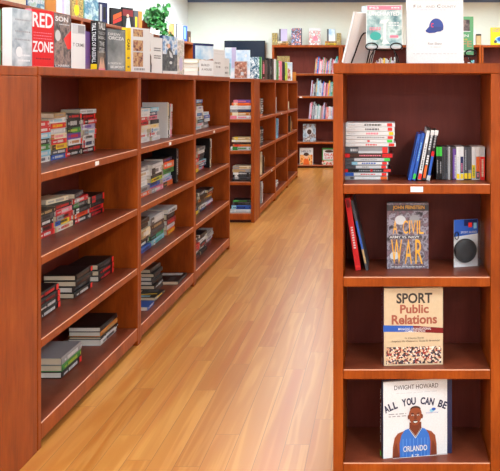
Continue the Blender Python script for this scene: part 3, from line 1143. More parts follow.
facing('paperback_book', 'seaside photo booklet with lavender corner before the television', 'book', 224.6, 236, 47.5, 8.52, 1.4976, .012, W, f, hard=False, group=G_TOP)


def f(A):
    A.rect(0, 0, 1, 1, P_SKY)
    A.text('SUMMER', .12, .45, .9, .6, MAT['e'])
    A.ell(.7, .8, .1, .06, W)


facing('paperback_book', 'pale sky blue booklet leaning behind the brick cover', 'book', 236, 250, 50, 8.50, 1.4976, .012, MAT['a'], f, hard=False, group=G_TOP)


def f(A):
    A.rect(.03, .03, .97, .97, P_BRICK)
    A.rect(.5, .18, .72, .38, MAT['s'])


facing('hardcover_book', 'brick patterned cover standing on the narrow end bookcase', 'book', 234.3, 247.2, 61, 8.36, 1.4976, .02, MAT['s'], f, group=G_TOP)
facing('hardcover_book', 'blue and white rippled water cover with green edge', 'book', 247.6, 261.5, 57, 9.0, 1.4976, .03, MAT['g'],
       lambda A: (A.rect(0, 0, .86, 1, P_ZEBRA), A.rect(.86, 0, 1, 1, MAT['g'])), -8, group=G_TOP)
# upright row on the fourth aisle bookcase, spines towards the camera
xs = 262.0
for i, (wpx, sp, yt) in enumerate([(3.4, 'di', 60), (3.6, 'kv', 58), (3.0, 'kw', 58.5), (2.6, 'wt', 59), (2.4, 'gw', 60), (3.6, 'iw', 61), (3.0, 'kv', 61.5), (2.6, 'hg', 62.5)]):
    Yf = F * 1.362 / (VX - xs - wpx)
    X = (xs - VX) * Yf / F
    t = wpx * Yf / F - .001
    rng = random.Random(500 + i)
    book('hardcover_book', '%s hardcover standing %s in the row atop fourth aisle bookcase' % (colour_words(sp), ORD[i]), 'book', T(X + t / 2, Yf, 1.4976), CAMZ + (VY - yt) * Yf / F - 1.4976, .16, t,
         MAT[sp[0]], True, spine_print(sp[1], rng), None, None, PAGESW, 'row of books on top of the fourth aisle bookcase')
    xs += wpx


def f(A):
    A.rect(0, 0, 1, 1, P_SKY)
    A.poly([(.2, .05), (.8, .05), (.7, .6), (.35, .7)], P_MIX)


display('picture_book', 'sky blue picture book at the far end of the aisle bookcases', 'book', 284.6, 292.3, 62, -1.42, .2, .02, MAT['a'], f, None, group=G_TOP)
facing('picture_book', 'leaf patterned tan book laid behind the upright row', 'book', 277, 289.5, 56, 11.9, 1.4976, .03, MAT['t'], lambda A: A.rect(0, 0, 1, 1, P_TAN), hard=True, group=G_TOP)
display('picture_book', 'small orange book end after the sky blue picture book', 'book', 292.6, 296, 72, -1.40, .12, .02, MAT['u'], None, None, group=G_TOP)

# ------------------------------------------------------------------ side wall tops
G_L = 'books on top of the side wall bookcases'
LX = -3.22
for (x0, x1, yt, w, lab, mat, fr) in [
    (-14, 7, -40, .3, 'pale book at the picture edge on the side wall bookcases', MAT['s'], None),
    (9, 26, -14, .2, 'cream book beside the blue APRIL book on the side wall', MAT['c'], None),
    (27.5, 44.5, -26, .2, 'blue book lettered APRIL high on the side wall bookcases', MAT['b'],
        lambda A: (A.rect(0, 0, 1, 1, P_TEAL), A.text('APRIL', .06, .15, .94, .26, W, .02))),
    (45, 56, -20, .13, 'orange brown book high on the side wall beside APRIL', MAT['u'], None),
    (56.5, 65.5, -20, .11, 'white book with lavender edge high on the side wall', W, lambda A: A.rect(.6, 0, .9, 1, MAT['l'])),
    (72, 83.5, -14, .16, 'book picturing a yellow bottle high on the side wall', MAT['t'],
        lambda A: (A.rect(0, 0, 1, 1, P_TAN), A.ell(.4, .25, .22, .18, MAT['y']), A.rect(.32, .4, .48, .6, MAT['u']))),
    (84.5, 98.5, -6, .2, 'teal harbour picture book high on the side wall', MAT['q'], lambda A: A.rect(0, 0, 1, 1, P_TEAL)),
    (99, 107.5, 2, .14, 'navy book with white blocks high on the side wall', MAT['n'], lambda A: (A.rect(.1, .1, .35, .9, MAT['s']), A.rect(.5, .2, .8, .8, MAT['k']))),
    (111, 121.5, 7.5, .19, 'black book with orange flame stripe beside the trailing plant', K,
        lambda A: (A.poly([(.2, .3), (1, .6), (1, .85), (.2, .6)], MAT['o']), A.poly([(.2, .1), (1, .35), (1, .55), (.2, .28)], MAT['x']))),
    (122.5, 133, 7, .2, 'dark book with red top and pale figures beside the plant', MAT['k'],
        lambda A: (A.rect(0, .6, 1, .9, MAT['m']), A.poly([(.3, .05), (.8, .05), (.65, .55), (.4, .5)], MAT['s']), A.ell(.5, .62, .12, .08, SKINL))),
    (134, 142, 10.5, .17, 'charcoal book with ochre border half behind plant leaves', MAT['v'], lambda A: (A.rect(.55, 0, 1, 1, MAT['u']), A.rect(.15, .2, .4, .7, MAT['y']))),
    (177, 183.2, 23.5, .2, 'grey patterned book past the sunset picture', MAT['e'], lambda A: A.rect(.1, .1, .9, .9, P_PALE)),
    (183.4, 187.2, 25.5, .18, 'blue book near the end of the side wall bookcases', MAT['b'], lambda A: A.rect(.2, .2, .6, .9, MAT['a'])),
    (187.6, 190.8, 31, .12, 'dark brown book at the end of the side wall bookcases', MAT['d'], lambda A: A.rect(.4, .1, .8, .5, MAT['t'])),
]:
    display('hardcover_book', lab, 'book', x0, x1, yt, LX, w, .03, mat, fr, None, zb=2.1306, group=G_L)
# picture in a white frame
Yp, thp = aisle_pose(167.5, 175.5, LX, .24, .02)
o = thing('framed_picture', 'small sunset picture in a white frame past the trailing plant', 'picture', T(LX, Yp, 2.1306) @ RZ(-thp))
hp = CAMZ + (VY - 21) * Yp / F - 2.1306
mb = MB()
for a, c in (((0, 0), (.24, .025)), ((0, hp - .025), (.24, hp)), ((0, .025), (.025, hp - .025)), ((.215, .025), (.24, hp - .025))):
    mb.box((-.02, a[0], a[1]), (0, c[0], c[1]), TAGW)
mb.build('frame', o)
mb = MB(); mb.box((-.014, .026, .026), (-.008, .214, hp - .026), P_WARM); mb.build('picture', o)

# trailing plant
rng = random.Random(5)
PY = 10.95
o = thing('potted_pothos', 'leafy green trailing plant on top of the side wall bookcases', 'plant', T(-3.28, PY, 2.1306))
mb = MB()
mb.lathe([(0, 0), (.07, 0), (.095, .15), (.1, .16), (.1, .175), (.09, .175), (.085, .14), (0, .14)], POT); mb.build('pot', o, True)
mb = MB(); mb.lathe([(0, .158), (.086, .158), (.086, .1415)], SOIL, 20); mb.build('soil', o)
ms, ml = MB(), MB()
for i in range(46):
    a = rng.uniform(0, 2 * math.pi)
    rr = rng.uniform(.05, .31)
    zt = .16 + rng.uniform(-.2, .27) * (1 if rng.random() < .8 else .5)
    tip = Vector((.06 + abs(math.cos(a)) * rr * .7, max(-.19, math.sin(a) * rr * 1.05 + .03), zt))
    if tip.z < .09 and tip.x < .27:
        if tip.z < 0 or rng.random() < .5:
            tip.x = .27
        else:
            tip.z = .12
    base = Vector((0.03 * math.cos(a), .03 * math.sin(a), .165))
    mid = (base + tip) / 2 + Vector((.03, 0, .14))
    pts = [base.lerp(mid, s).lerp(mid.lerp(tip, s), s) for s in [k / 6 for k in range(7)]]
    ms.tube(pts, .003, STEM, 5)
    for q in range(2, 7):
        for rep in range(2):
            c = pts[q] + Vector((rng.uniform(-.01, .03), rng.uniform(-.03, .03), rng.uniform(-.02, .03)))
            L = rng.uniform(.05, .09)
            if c.z < .10 and c.x < .26:
                continue
            Mx = T(*c) @ RZ(rng.uniform(-110, 60)) @ RX(rng.uniform(-50, 50)) @ RY(rng.uniform(20, 100))
            half = [(0, 0), (.12, .36), (.34, .46), (.62, .36), (.86, .16), (1, 0)]
            up = [Mx @ Vector((p * L, s * L, .12 * s * L)) for p, s in half]
            dn = [Mx @ Vector((p * L, -s * L, .12 * s * L)) for p, s in half[1:-1]]
            ml.face(up, LEAF)
            ml.face([up[0]] + [up[-1]] + list(reversed(dn)), LEAF)
ms.build('vine', o); ml.build('foliage', o)

# ------------------------------------------------------------------ rear bookcase tops and faced-out books
ZR = 2.1306
G_R = 'books on top of the rear bookcases'
facing('hardcover_book', 'small gilt patterned book at the end by the television', 'book', 271.9, 274.6, 33, 13.9, ZR, .12, MAT['t'], lambda A: A.rect(0, 0, 1, 1, P_TAN), group=G_R)
facing('hardcover_book', 'second small gilt patterned book in from the television end', 'book', 274.8, 277.4, 33, 13.9, ZR, .12, MAT['u'], lambda A: A.rect(0, 0, 1, 1, P_TAN), group=G_R)


def rear_flat(x0, x1, specs, lab):
    zz = ZR
    for i, sp in enumerate(specs):
        L = (x1 - x0) * 13.9 / F
        t = .034
        M_ = T((x1 - VX) * 13.9 / F, 13.9, zz + t / 2) @ RY(-90)
        book('hardcover_book', '%s book lying %s under the %s' % (colour_words(sp), ['lowest', 'second'][i], lab), 'book', M_, L, .14, t, MAT[sp[0]], True,
             spine_print(sp[1], random.Random(i), None, sp[2]), None, None, PAGES, G_R)
        zz += t + .0006
    return zz


z1 = rear_flat(277.7, 288.3, ['ukt', 'tkc'], 'lavender book')
facing('hardcover_book', 'lavender cover with dark spine standing on two ochre books', 'book', 279.2, 287, 29, 13.92, z1, .03, MAT['l'], lambda A: A.rect(0, 0, .2, 1, MAT['v']), group=G_R)
facing('picture_book', 'comic style cover second from the lavender book on rear bookcase', 'book', 291.3, 302, 28.2, 13.92, ZR, .02, MAT['s'],
       lambda A: (A.rect(0, 0, .9, 1, P_COMIC), A.text('COMICS', .1, .72, .8, .86, MAT['v'], .02), A.rect(.9, 0, 1, 1, MAT['v'])), group=G_R)
facing('picture_book', 'white floral cover with red bloom on the rear bookcase', 'book', 309, 320.5, 28.2, 13.92, ZR, .02, W,
       lambda A: (A.rect(0, 0, 1, .85, P_FLOR), A.ell(.55, .4, .2, .16, MAT['i']), A.text('FLOWERS', .1, .86, .9, .95, MAT['s'])), group=G_R)
z1 = rear_flat(325.2, 336.4, ['ykt', 'tku'], 'teal book')
facing('hardcover_book', 'pale teal cover with dark spine standing on two yellow books', 'book', 327, 335, 29, 13.92, z1, .03, MAT['q'], lambda A: (A.rect(.22, 0, 1, 1, P_SKY), A.rect(0, 0, .22, 1, MAT['v'])), group=G_R)
facing('hardcover_book', 'gilt patterned upright book past the pale teal cover', 'book', 336.6, 341, 33, 13.92, ZR, .12, MAT['t'], lambda A: A.rect(0, 0, 1, 1, P_TAN), group=G_R)
facing('hardcover_book', 'white book standing on the rear bookcase behind the green book', 'book', 472.5, 475.5, 30, 13.95, ZR, .1, W, None, group=G_R)
facing('hardcover_book', 'tan and black upright book near the green sport book', 'book', 476.2, 481.2, 34, 13.92, ZR, .12, MAT['t'], lambda A: A.rect(0, .85, 1, 1, K), group=G_R)


def f(A):
    A.rect(.04, .03, .96, .97, MAT['y'])
    A.text('CLASSIC', .1, .86, .8, .94, MAT['b'], .01)
    A.text('CARS', .1, .76, .5, .83, MAT['b'], .01)
    A.ell(.6, .3, .32, .2, MAT['a'])
    A.ell(.6, .34, .2, .12, MAT['b'])
    A.ell(.3, .2, .09, .09, MAT['v'])


facing('picture_book', 'yellow car book on the rear bookcase in the corner', 'book', 490.5, 507, 27.5, 13.92, ZR, .02, MAT['y'], f, group=G_R)
# books lying in the third rear bookcase
zz = RSH[0] + .0006
for i in range(4):
    sp = ['bq', 'ab', 'nw', 'qa'][i]
    M_ = T((499.5 - i - VX) * 13.95 / F, 13.95, zz + .0225) @ RY(-90)
    book('hardcover_book', '%s hardcover lying %s from bottom in the rear corner bookcase' % (colour_words(sp), ORD[i]), 'book', M_, .2, .15, .045, MAT[sp[0]], True,
         spine_print(sp[1], random.Random(i), None, None), None, None, PAGES, 'books lying in the rear corner bookcase')
    zz += .0456
facing('picture_book', 'space helmet picture book facing out on the fourth rear shelf', 'book', 303, 315.7, 124, 13.93, .4506, .02, MAT['s'],
       lambda A: (A.rect(0, 0, 1, 1, P_SPACE), A.ell(.5, .6, .28, .22, MAT['s']), A.ell(.5, .55, .18, .15, MAT['d'])))
facing('picture_book', 'white picture book of a child in orange on the lowest rear shelf', 'book', 299.6, 313, 148, 13.93, .0506, .02, W,
       lambda A: (A.rect(.03, .0, .97, .6, P_CHILD), A.ell(.5, .5, .17, .14, SKINL), A.ell(.5, .62, .2, .1, MAT['d']), A.poly([(.25, 0), (.75, 0), (.65, .34), (.35, .34)], MAT['o']),
                  A.text('HELLO', .15, .74, .85, .86, MAT['n'], .01)))
facing('picture_book', 'green and white picture book with red lettering on lowest rear shelf', 'book', 322, 336, 148, 13.93, .0506, .02, MAT['g'],
       lambda A: (A.rect(.08, .3, 1, .9, W), A.text('SALAD', .15, .52, .95, .68, MAT['r'], .02), A.text('DAYS', .2, .34, .9, .48, MAT['r'], .02), A.ell(.5, .8, .3, .08, MAT['d']), A.rect(.0, 0, 1, .25, P_FRUIT)))

# television on the rear wall
XA, XB = (224.3 - VX) * 14.1 / F, (265 - VX) * 14.1 / F
o = thing('flat_tv', 'black flat television mounted on the cream rear wall', 'television', T(XA, 14.1, 1.79))
tw = XB - XA
mb = MB(); mb.bbox((0, 0, 0), (tw, .05, .43), BLACKP, .006); mb.build('bezel', o)
mb = MB(); mb.box((.012, -.001, .022), (tw - .012, -.0002, .418), SCREEN); mb.build('screen', o)
mb = MB(); mb.box((tw / 2 - .1, .0505, .12), (tw / 2 + .1, .0995, .32), CASEK); mb.build('wall_bracket', o)


# ------------------------------------------------------------------ freestanding bookcase contents
def CX(x, Y):
    return (x - VX) * Y / F


# lying pile of game cases
def game_case(label, M, h, t, shell, sleeve, sp=None, group=None, w=.135):
    o = thing('game_case', label, 'game case', M, group)
    mb = MB()
    mb.bbox((-t / 2, 0, 0), (t / 2, w, h), shell, .001)
    mb.build('shell', o)
    mb = MB()
    e = .0004
    mb.box((t / 2 - .0003, .004, .003), (t / 2 + e, w - .006, h - .003), sleeve)
    mb.box((-t / 2 - e, .004, .003), (-t / 2 + .0003, w - .006, h - .003), sleeve)
    mb.box((-t / 2 + .001, -e, .003), (t / 2 - .001, .0003, h - .003), sleeve)
    if sp:
        sp(Art(mb, (-t / 2, -e, 0), (1, 0, 0), (0, 0, 1), t, h))
    mb.build('sleeve', o)
    return o


def gs(parts):
    """Spine print: (v0 from the top, v1, s0, s1, letter) with v measured from the left end when lying."""
    def fn(A):
        for (a, c, s0, s1, l) in parts:
            if l[0] == '#':          # a run of small glyph-like bars
                rr = random.Random(int(a * 1000) + len(parts))
                v, rs = a, []
                while v < c:
                    d = rr.uniform(.02, .05)
                    rs.append((s0, 1 - min(c, v + d), s1, 1 - v))
                    v += d + .012
                A.rects(rs, MAT[l[1]])
            else:
                A.rect(s0, 1 - c, s1, 1 - a, MAT[l])
    return fn


YF = 2.93
rows = [  # x right edge, y top, y bottom, shell, sleeve, print
    (395.0, 121.0, 125.2, 'w', 'w', [(.38, .72, .3, .7, '#k'), (.84, .94, .1, .9, 'x'), (0, .04, 0, 1, 's'), (.06, .2, .4, .6, '#s')], 'white case with dark title and red tag'),
    (394.6, 125.2, 129.5, 'w', 'w', [(.4, .68, .3, .7, '#v'), (.86, .95, .1, .9, 'x'), (.06, .2, .4, .6, '#s')], 'white case with grey title and red tag'),
    (394.8, 129.5, 133.6, 'w', 'w', [(.42, .66, .25, .75, '#i'), (.88, .97, .1, .9, 'y'), (.06, .2, .4, .6, '#s')], 'white case with pink title and yellow tag'),
    (394.4, 133.6, 137.3, 'w', 'w', [(.24, .8, .3, .7, '#e'), (.86, .97, .1, .9, 'x')], 'white case with faint title and red tag'),
    (393.8, 137.3, 140.8, 's', 'w', [(.45, .5, .2, .8, 'r'), (.86, .97, .1, .9, 'z'), (.06, .2, .4, .6, '#s')], 'white case with red tick and green tag'),
    (395.8, 140.8, 144.5, 's', 'w', [(.4, .62, .3, .7, '#r'), (.86, .97, .1, .9, 'x'), (.06, .2, .4, .6, '#s')], 'white case with small red title and red tag'),
    (389.3, 144.5, 151.2, 'v', 'e', [(0, .3, 0, 1, 'v'), (.12, .28, .3, .7, '#s'), (.84, .96, .05, .95, 'x'), (.3, .84, 0, .35, 's')], 'thick grey dark ended case'),
    (392.9, 151.4, 155.6, 'v', 'm', [(0, .1, 0, 1, 'r'), (.1, .78, .1, .9, 'd'), (.3, .75, .35, .65, '#i'), (.78, .99, 0, 1, 'r')], 'dark red case with bright red ends'),
    (390.7, 155.8, 159.6, 'v', 's', [(0, .2, 0, 1, 'v'), (.34, .7, .35, .65, '#e'), (.86, .98, .1, .9, 'z')], 'silver case with green tag'),
    (389.2, 159.7, 163.1, 'v', 'w', [(0, .15, 0, 1, 'v'), (.15, .28, 0, 1, 'a'), (.38, .7, .3, .7, '#b'), (.84, .95, .1, .9, 'x')], 'white case with sky blue block'),
    (388.2, 163.2, 167.0, 'v', 's', [(0, .25, 0, 1, 'v'), (.4, .55, .3, .7, '#e'), (.84, .95, .1, .9, 'x')], 'silver case with a charcoal end'),
    (391.0, 167.2, 170.7, 'k', 'k', [(0, .06, 0, 1, 'r'), (.3, .8, .3, .7, '#e'), (.55, .6, .1, .9, 'r'), (.84, .99, .1, .9, 'x')], 'black case with red at both ends'),
    (388.6, 170.9, 174.5, 'v', 'w', [(0, .2, 0, 1, 'b'), (.36, .7, .35, .65, '#r'), (.84, .95, .1, .9, 'x')], 'white case with blue end'),
    (388.3, 174.6, 178.4, 'v', 'w', [(0, .22, 0, 1, 'e'), (.12, .2, .2, .8, 'v'), (.4, .7, .4, .6, '#s'), (.82, .97, .1, .9, 'o')], 'white case with orange tag'),
]
zz = SH[0] + .0008
for i in range(len(rows) - 1, -1, -1):
    xr, ya, yb, sh_, sl, pr, lab = rows[i]
    t = (yb - ya) * YF / F - .0011
    x0 = 345.6 if i < 6 else 345.1
    h = (xr - x0) * YF / F
    M_ = T(CX(xr, YF), YF + random.uniform(-.002, .002), zz + t / 2) @ RY(-90)
    # after turning, the local top points to -x, so the origin is the +x end
    game_case('%s, %s of the games pile' % (lab, 'topmost' if i == 0 else ('bottommost' if i == 13 else ORD[i] + ' from top')), M_, h, t,
              CASEK if sh_ in 'vk' else CASEW, MAT[sl], gs(pr), 'game cases in the tall pile')
    zz += t + .0013


# leaning cases, then the upright row
def lean_case(xb, xt, yt, tpx, label, shell, sleeve, pr, Yf=2.90):
    zb = SH[0] + .0006
    dx = (xt - xb)
    # angle from the bottom and top columns
    hh = (VY - yt) * Yf / F + CAMZ - zb
    an = math.degrees(math.atan2(dx * Yf / F, hh))
    h = hh / math.cos(R(an))
    t = (tpx - .35) * Yf / F
    M_ = T(CX(xb, Yf) + t / 2, Yf, zb + abs(math.sin(R(an))) * t / 2 + .0004) @ RY(an)
    game_case(label, M_, h, t, shell, sleeve, gs(pr), 'cases leaning together on the game shelf')


lean_case(408.0, 418.0, 134.5, 3.6, 'plain blue case leaning, outermost of the leaning cases', plain('blue_case_plastic', (40, 84, 190), .3), MAT['b'], [(.2, .6, .35, .6, '#n')])
lean_case(412.0, 421.9, 133.6, 3.6, 'blue case with green tag leaning beside its plain twin', plain('blue_case_plastic_2', (34, 76, 182), .3), MAT['b'], [(.86, .97, .1, .9, 'z'), (.2, .6, .35, .6, '#a')])
lean_case(417.4, 427.1, 128.2, 4.0, 'white case with a red tag leaning third among the leaning cases', CASEK, W, [(.3, .6, .3, .7, '#e'), (.62, .82, .3, .7, '#v'), (.87, .98, .1, .95, 'x'), (0, .05, 0, 1, 'k')])
lean_case(422.0, 431.2, 130.6, 3.8, 'black case with white top and red mark leaning fourth', BLACKP, MAT['v'], [(0, .1, 0, 1, 'w'), (.1, .4, .2, .7, '#s'), (.7, .95, .1, .8, 'o'), (.5, .68, .2, .8, '#w')])
lean_case(426.3, 435.2, 130.6, 3.8, 'charcoal case with white top leaning next to the upright row', BLACKP, MAT['k'], [(0, .1, 0, 1, 'w'), (.1, .36, .2, .7, '#e'), (.42, .52, .1, .9, 'r'), (.52, .9, .2, .9, 'b'), (.9, 1, 0, 1, 's')])
GK = [  # px width, spec
    (3.0, BLACKP, 'k', [(0, .28, .05, .95, 'z'), (.4, .8, .3, .7, '#e')], 'black case with green top, first of the upright games'),
    (3.2, BLACKP, 'k', [(0, .28, .05, .95, 'z'), (.45, .8, .3, .7, '#e')], 'black case with green top, second of the upright games'),
    (2.8, CASEK, 'v', [(.05, .9, .3, .6, '#k')], 'charcoal case upright after the green topped pair'),
    (3.6, CASEK, 'v', [(.0, 1, .8, .95, 'e'), (.1, .8, .2, .5, '#k')], 'charcoal case with a grey line, fourth upright game'),
    (1.5, CASEW, 'e', [(.1, .8, .3, .6, '#s')], 'thin grey case fifth among the upright games'),
    (2.3, CASEK, 'd', [(.1, .8, .3, .6, '#v')], 'dark brown case beside the purple one'),
    (3.8, CASEK, 'p', [(.25, .95, .62, .9, '#w'), (.0, 1, .92, 1, 'k'), (0, .06, 0, 1, 'v')], 'purple case upright in the middle of the games'),
    (3.8, CASEW, 'w', [(.82, .97, .1, .9, 'y'), (.3, .75, .3, .7, '#s')], 'white case with yellow foot right after the purple one'),
    (3.8, CASEW, 's', [(0, .28, .05, .95, 'w'), (.3, .8, .1, .9, 'n'), (.5, .76, .35, .65, '#i'), (.82, .97, .1, .9, 'y')], 'navy case with white top and yellow foot'),
    (4.1, CASEK, 'v', [(.8, .97, .1, .9, 'y'), (.1, .7, .3, .6, '#e')], 'first charcoal case with a yellow foot'),
    (3.8, CASEK, 'e', [(0, .7, .0, 1, 'v'), (.8, .97, .1, .9, 'y')], 'second charcoal case with a yellow foot'),
    (4.1, CASEW, 's', [(0, .55, .05, .95, 'w'), (.55, .95, .05, .9, 'y'), (.6, .9, .3, .7, '#g')], 'white case with large yellow lower half'),
    (4.2, CASEW, 's', [(0, .28, .05, .95, 'w'), (.3, .75, .05, .95, 'o'), (.75, .97, .05, .9, 'v'), (.8, .92, .3, .7, '#i')], 'orange case with dark foot, last but one upright game'),
    (5.0, CASEW, 'w', [(0, .27, .05, .95, 's'), (.3, 1, .0, 1, 'x'), (.38, .9, .3, .7, '#c')], 'orange red case last in the upright row'),
]
x = 436.0
for (wp, sh_, sl, pr, lab) in GK:
    t = wp * 2.93 / F
    h = (CAMZ - (147.0 - VY) * 2.93 / F) - SH[0]
    game_case(lab, T(CX(x + wp / 2, 2.93), 2.93, SH[0] + .0006), h, t - .0006, sh_, MAT[sl], gs(pr), 'upright row of games', .09)
    x += wp

# second shelf: leaning red book and thin book
Yf = 2.90
zb = SH[1] + .0006


def lean_book(name, label, xb, xt, yt, tpx, base, w, sp, Yf=2.90):
    hh = CAMZ + (VY - yt) * Yf / F - zb
    an = math.degrees(math.atan2((xt - xb) * Yf / F, hh))
    t = tpx * Yf / F
    M_ = T(CX(xb, Yf) + t / 2, Yf, zb + abs(math.sin(R(an))) * t / 2) @ RY(an)
    return book(name, label, 'book', M_, hh / math.cos(R(an)), w, t, base, False, sp, None, None, PAGESW)


lean_book('paperback_book', 'tall bright red book leaning against the side panel', 355.6, 344.6, 198.5, 5.4, MAT['r'], .17,
          lambda A: (lines(A, .3, .7, [.3 + .035 * q for q in range(9)], .022, W), A.rect(.2, .87, .8, .97, MAT['m']), A.rect(.1, .04, .9, .07, MAT['x'])))
lean_book('paperback_book', 'thin blue spined booklet leaning on the red book', 366.0, 350.5, 200.5, 2.4, MAT['v'], .17,
          lambda A: (A.rect(.1, .3, .9, .7, MAT['b']), A.rect(.1, .1, .9, .3, MAT['t'])))

GOLD = plain('picture_gold_lettering', (236, 176, 62), .4)


def f(A):
    A.rect(0, 0, 1, 1, P_WAR)
    A.rect(.0, .88, 1, .97, MAT['v'])
    A.text('JOHN FEINSTEIN', .14, .89, .9, .96, GOLD, .01)
    A.ell(.32, .74, .13, .07, MAT['s'])
    A.ell(.66, .76, .12, .06, MAT['e'])
    A.ell(.18, .2, .11, .06, MAT['s'])
    A.text('A', .14, .53, .25, .735, GOLD, .0)
    [A.text(ch, u0, .53, u1, .735, GOLD, .0) for ch, u0, u1 in (('C', .38, .50), ('I', .53, .555), ('V', .575, .69), ('I', .715, .74), ('L', .77, .88))]
    A.rect(.05, .46, .84, .505, MAT['v'])
    A.text('ARMY VS. NAVY', .06, .465, .78, .50, W, .015)
    [A.text(ch, u0, .075, u1, .445, GOLD, .0) for ch, u0, u1 in (('W', .10, .36), ('A', .43, .60), ('R', .68, .86))]
    lines(A, .1, .9, (.025,), .012, MAT['s'])


facing('hardcover_book', 'football book with gold CIVIL WAR lettering in the shelf centre', 'book', 387, 428.6, 203, 2.93, SH[1] + .0006, .035, MAT['v'], f, 1.5)

# blister pack with round black case
Yq = 2.95
M_ = T(CX(455.5, Yq), Yq - .02, SH[1] + .0012) @ RZ(16)
bw, bh = .094, .175
o = thing('blister_pack', 'blue and white hang card holding a round black case in clear plastic', 'blister pack', M_)
mb = MB()
mb.box((0, .020, 0), (bw, .0225, bh), W)
A = Art(mb, (0, .020, 0), (1, 0, 0), (0, 0, 1), bw, bh)
A.poly([(0, .64), (1, .69), (1, 1), (0, 1)], MAT['b'])
A.rect(.42, .86, .98, .99, MAT['n'])
A.rect(.6, .83, .76, .93, MAT['x'])
A.rect(.82, .80, .95, .92, MAT['a'])
A.text('SPORT AUDIO', .28, .705, .96, .75, W)
mb.build('hang_card', o)
mb = MB()
mb.lathe([(0, 0), (.038, 0), (.0435, .004), (.0445, .012), (.041, .0165), (.02, .0185), (0, .019)], BLACKP, 36, T(.041, .0195, .062) @ RX(90)); mb.build('round_case', o, True)
mb = MB()
mb.tube([(.008 + .011 * math.cos(a) * .7, .012, .118 + .014 * math.sin(a)) for a in [i * math.pi / 8 for i in range(17)]], .0016, WIRE, 6); mb.build('cord_loop', o)
mb = MB()
mb.box((.001, -.004, .001), (bw - .001, -.0034, bh * .68), CLEAR)
mb.box((bw - .0016, -.0034, .001), (bw - .001, .0195, bh * .68), CLEAR)
mb.box((.001, -.0034, .001), (.0016, .0195, bh * .68), CLEAR)
mb.box((bw + .0005, .012, .0), (bw + .022, .0225, bh * .95), CLEAR)
mb.build('clear_shell', o)


# third shelf
DKB = plain('picture_title_black', (48, 42, 42), .4)
RDB = plain('picture_title_russet', (160, 84, 66), .4)


def f(A):
    A.text('SPORT', .22, .80, .82, .935, DKB, .03)
    A.text('Public', .28, .67, .76, .785, RDB, .03)
    A.text('Relations', .14, .53, .90, .655, RDB, .03)
    A.poly([(0, .44), (.62, .43), (.62, .505), (0, .525)], MAT['b'])
    A.poly([(.5, .43), (1, .405), (1, .475), (.5, .51)], MAT['m'])
    A.text('MANAGING ORGANIZATIONAL', .25, .455, .80, .485, W, .01)
    A.text('COMMUNICATION', .36, .425, .70, .452, W, .01)
    A.text('G. Clayton Stoldt', .36, .335, .68, .365, DKB)
    A.text('Stephen W. Dittmore  Scott E. Branvold', .14, .295, .94, .325, DKB)
    A.rect(.05, .02, .97, .24, P_CROWD)


def fs(A):
    A.text('Sport Public Relations', .25, .3, .8, .95, MAT['l'], 0, True)
    A.rect(0, .0, 1, .1, P_CROWD)


CREAM = plain('cream_cover_stock', (208, 188, 156), .4)
facing('hardcover_book', 'cream textbook titled SPORT Public Relations alone on the third shelf', 'book', 383.2, 443.3, 288.5, 2.842, SH[2] + .0006, .03, CREAM, f, 4.5, 0, True, fs, plain('plum_spine', (88, 44, 74), .4))


# bottom shelf
NAVY = plain('navy_cover', (26, 34, 72), .35)


def f(A):
    A.rect(.015, 0, .93, 1, W)
    A.text('DWIGHT HOWARD', .17, .885, .80, .945, DKB, .005)
    lines(A, .2, .8, (.835,), .008, MAT['s'])
    A.rect(.46, .868, .54, .872, MAT['s'])
    A.arch('ALL YOU CAN BE', .478, -.262, .255, -23.5, 23.5, .0265, .0168, NAVY, .04)
    lines(A, .09, .34, (.565, .535), .012, MAT['e'])
    A.ell(.71, .59, .035, .022, MAT['a'])
    A.ell(.735, .605, .03, .018, MAT['b'])
    A.text('CHILDREN CLUBS', .62, .552, .80, .566, MAT['b'])
    # figure: arms, shoulders, neck, head, jersey
    A.poly([(.145, 0), (.15, .14), (.175, .26), (.22, .315), (.33, .35), (.60, .35), (.70, .315), (.755, .26), (.775, .14), (.78, 0)], SKIN)
    A.poly([(.155, 0), (.16, .1), (.20, .2), (.245, .0)], SKIN2)
    A.poly([(.685, .0), (.72, .2), (.765, .1), (.77, 0)], SKIN2)
    A.poly([(.385, .45), (.385, .36), (.47, .29), (.555, .36), (.555, .45)], SKIN2)
    A.poly([(.25, 0), (.245, .18), (.27, .29), (.32, .355), (.385, .375), (.47, .255), (.555, .375), (.61, .355), (.66, .29), (.685, .18), (.68, 0)], JERSEY)
    for u in (.29, .34, .39, .44, .50, .55, .60, .645):
        A.poly([(u, .0), (u + .008, 0), (u + .008, .24), (u, .24)], STRIPE)
    A.poly([(.372, .372), (.388, .378), (.47, .268), (.552, .378), (.568, .372), (.47, .238)], W)
    A.poly([(.378, .375), (.386, .378), (.47, .262), (.554, .378), (.562, .375), (.47, .25)], K)
    A.ell(.468, .545, .092, .122, SKIN)
    A.ell(.468, .475, .066, .064, SKIN)
    A.ell(.373, .525, .014, .03, SKIN2)
    A.ell(.563, .525, .014, .03, SKIN2)
    A.ell(.468, .625, .075, .042, plain('picture_hair', (66, 34, 24), .5))
    A.ell(.468, .598, .078, .045, SKIN)
    for s in (-1, 1):
        A.poly([(.468 + s * .02, .567), (.468 + s * .062, .567), (.468 + s * .058, .577), (.468 + s * .022, .574)], K)
        A.ell(.468 + s * .038, .548, .017, .009, W)
        A.ell(.468 + s * .038, .548, .008, .009, K)
    A.poly([(.457, .55), (.479, .55), (.492, .497), (.468, .488), (.444, .497)], SKIN2)
    A.ell(.468, .462, .036, .02, MAT['d'])
    A.poly([(.437, .467), (.499, .467), (.488, .452), (.468, .447), (.448, .452)], W)
    A.text('ORLANDO', .295, .075, .635, .15, W, .015)
    A.text('12', .415, .0, .525, .035, W, .02)
    A.rect(.145, -.0, .93, .006, W)


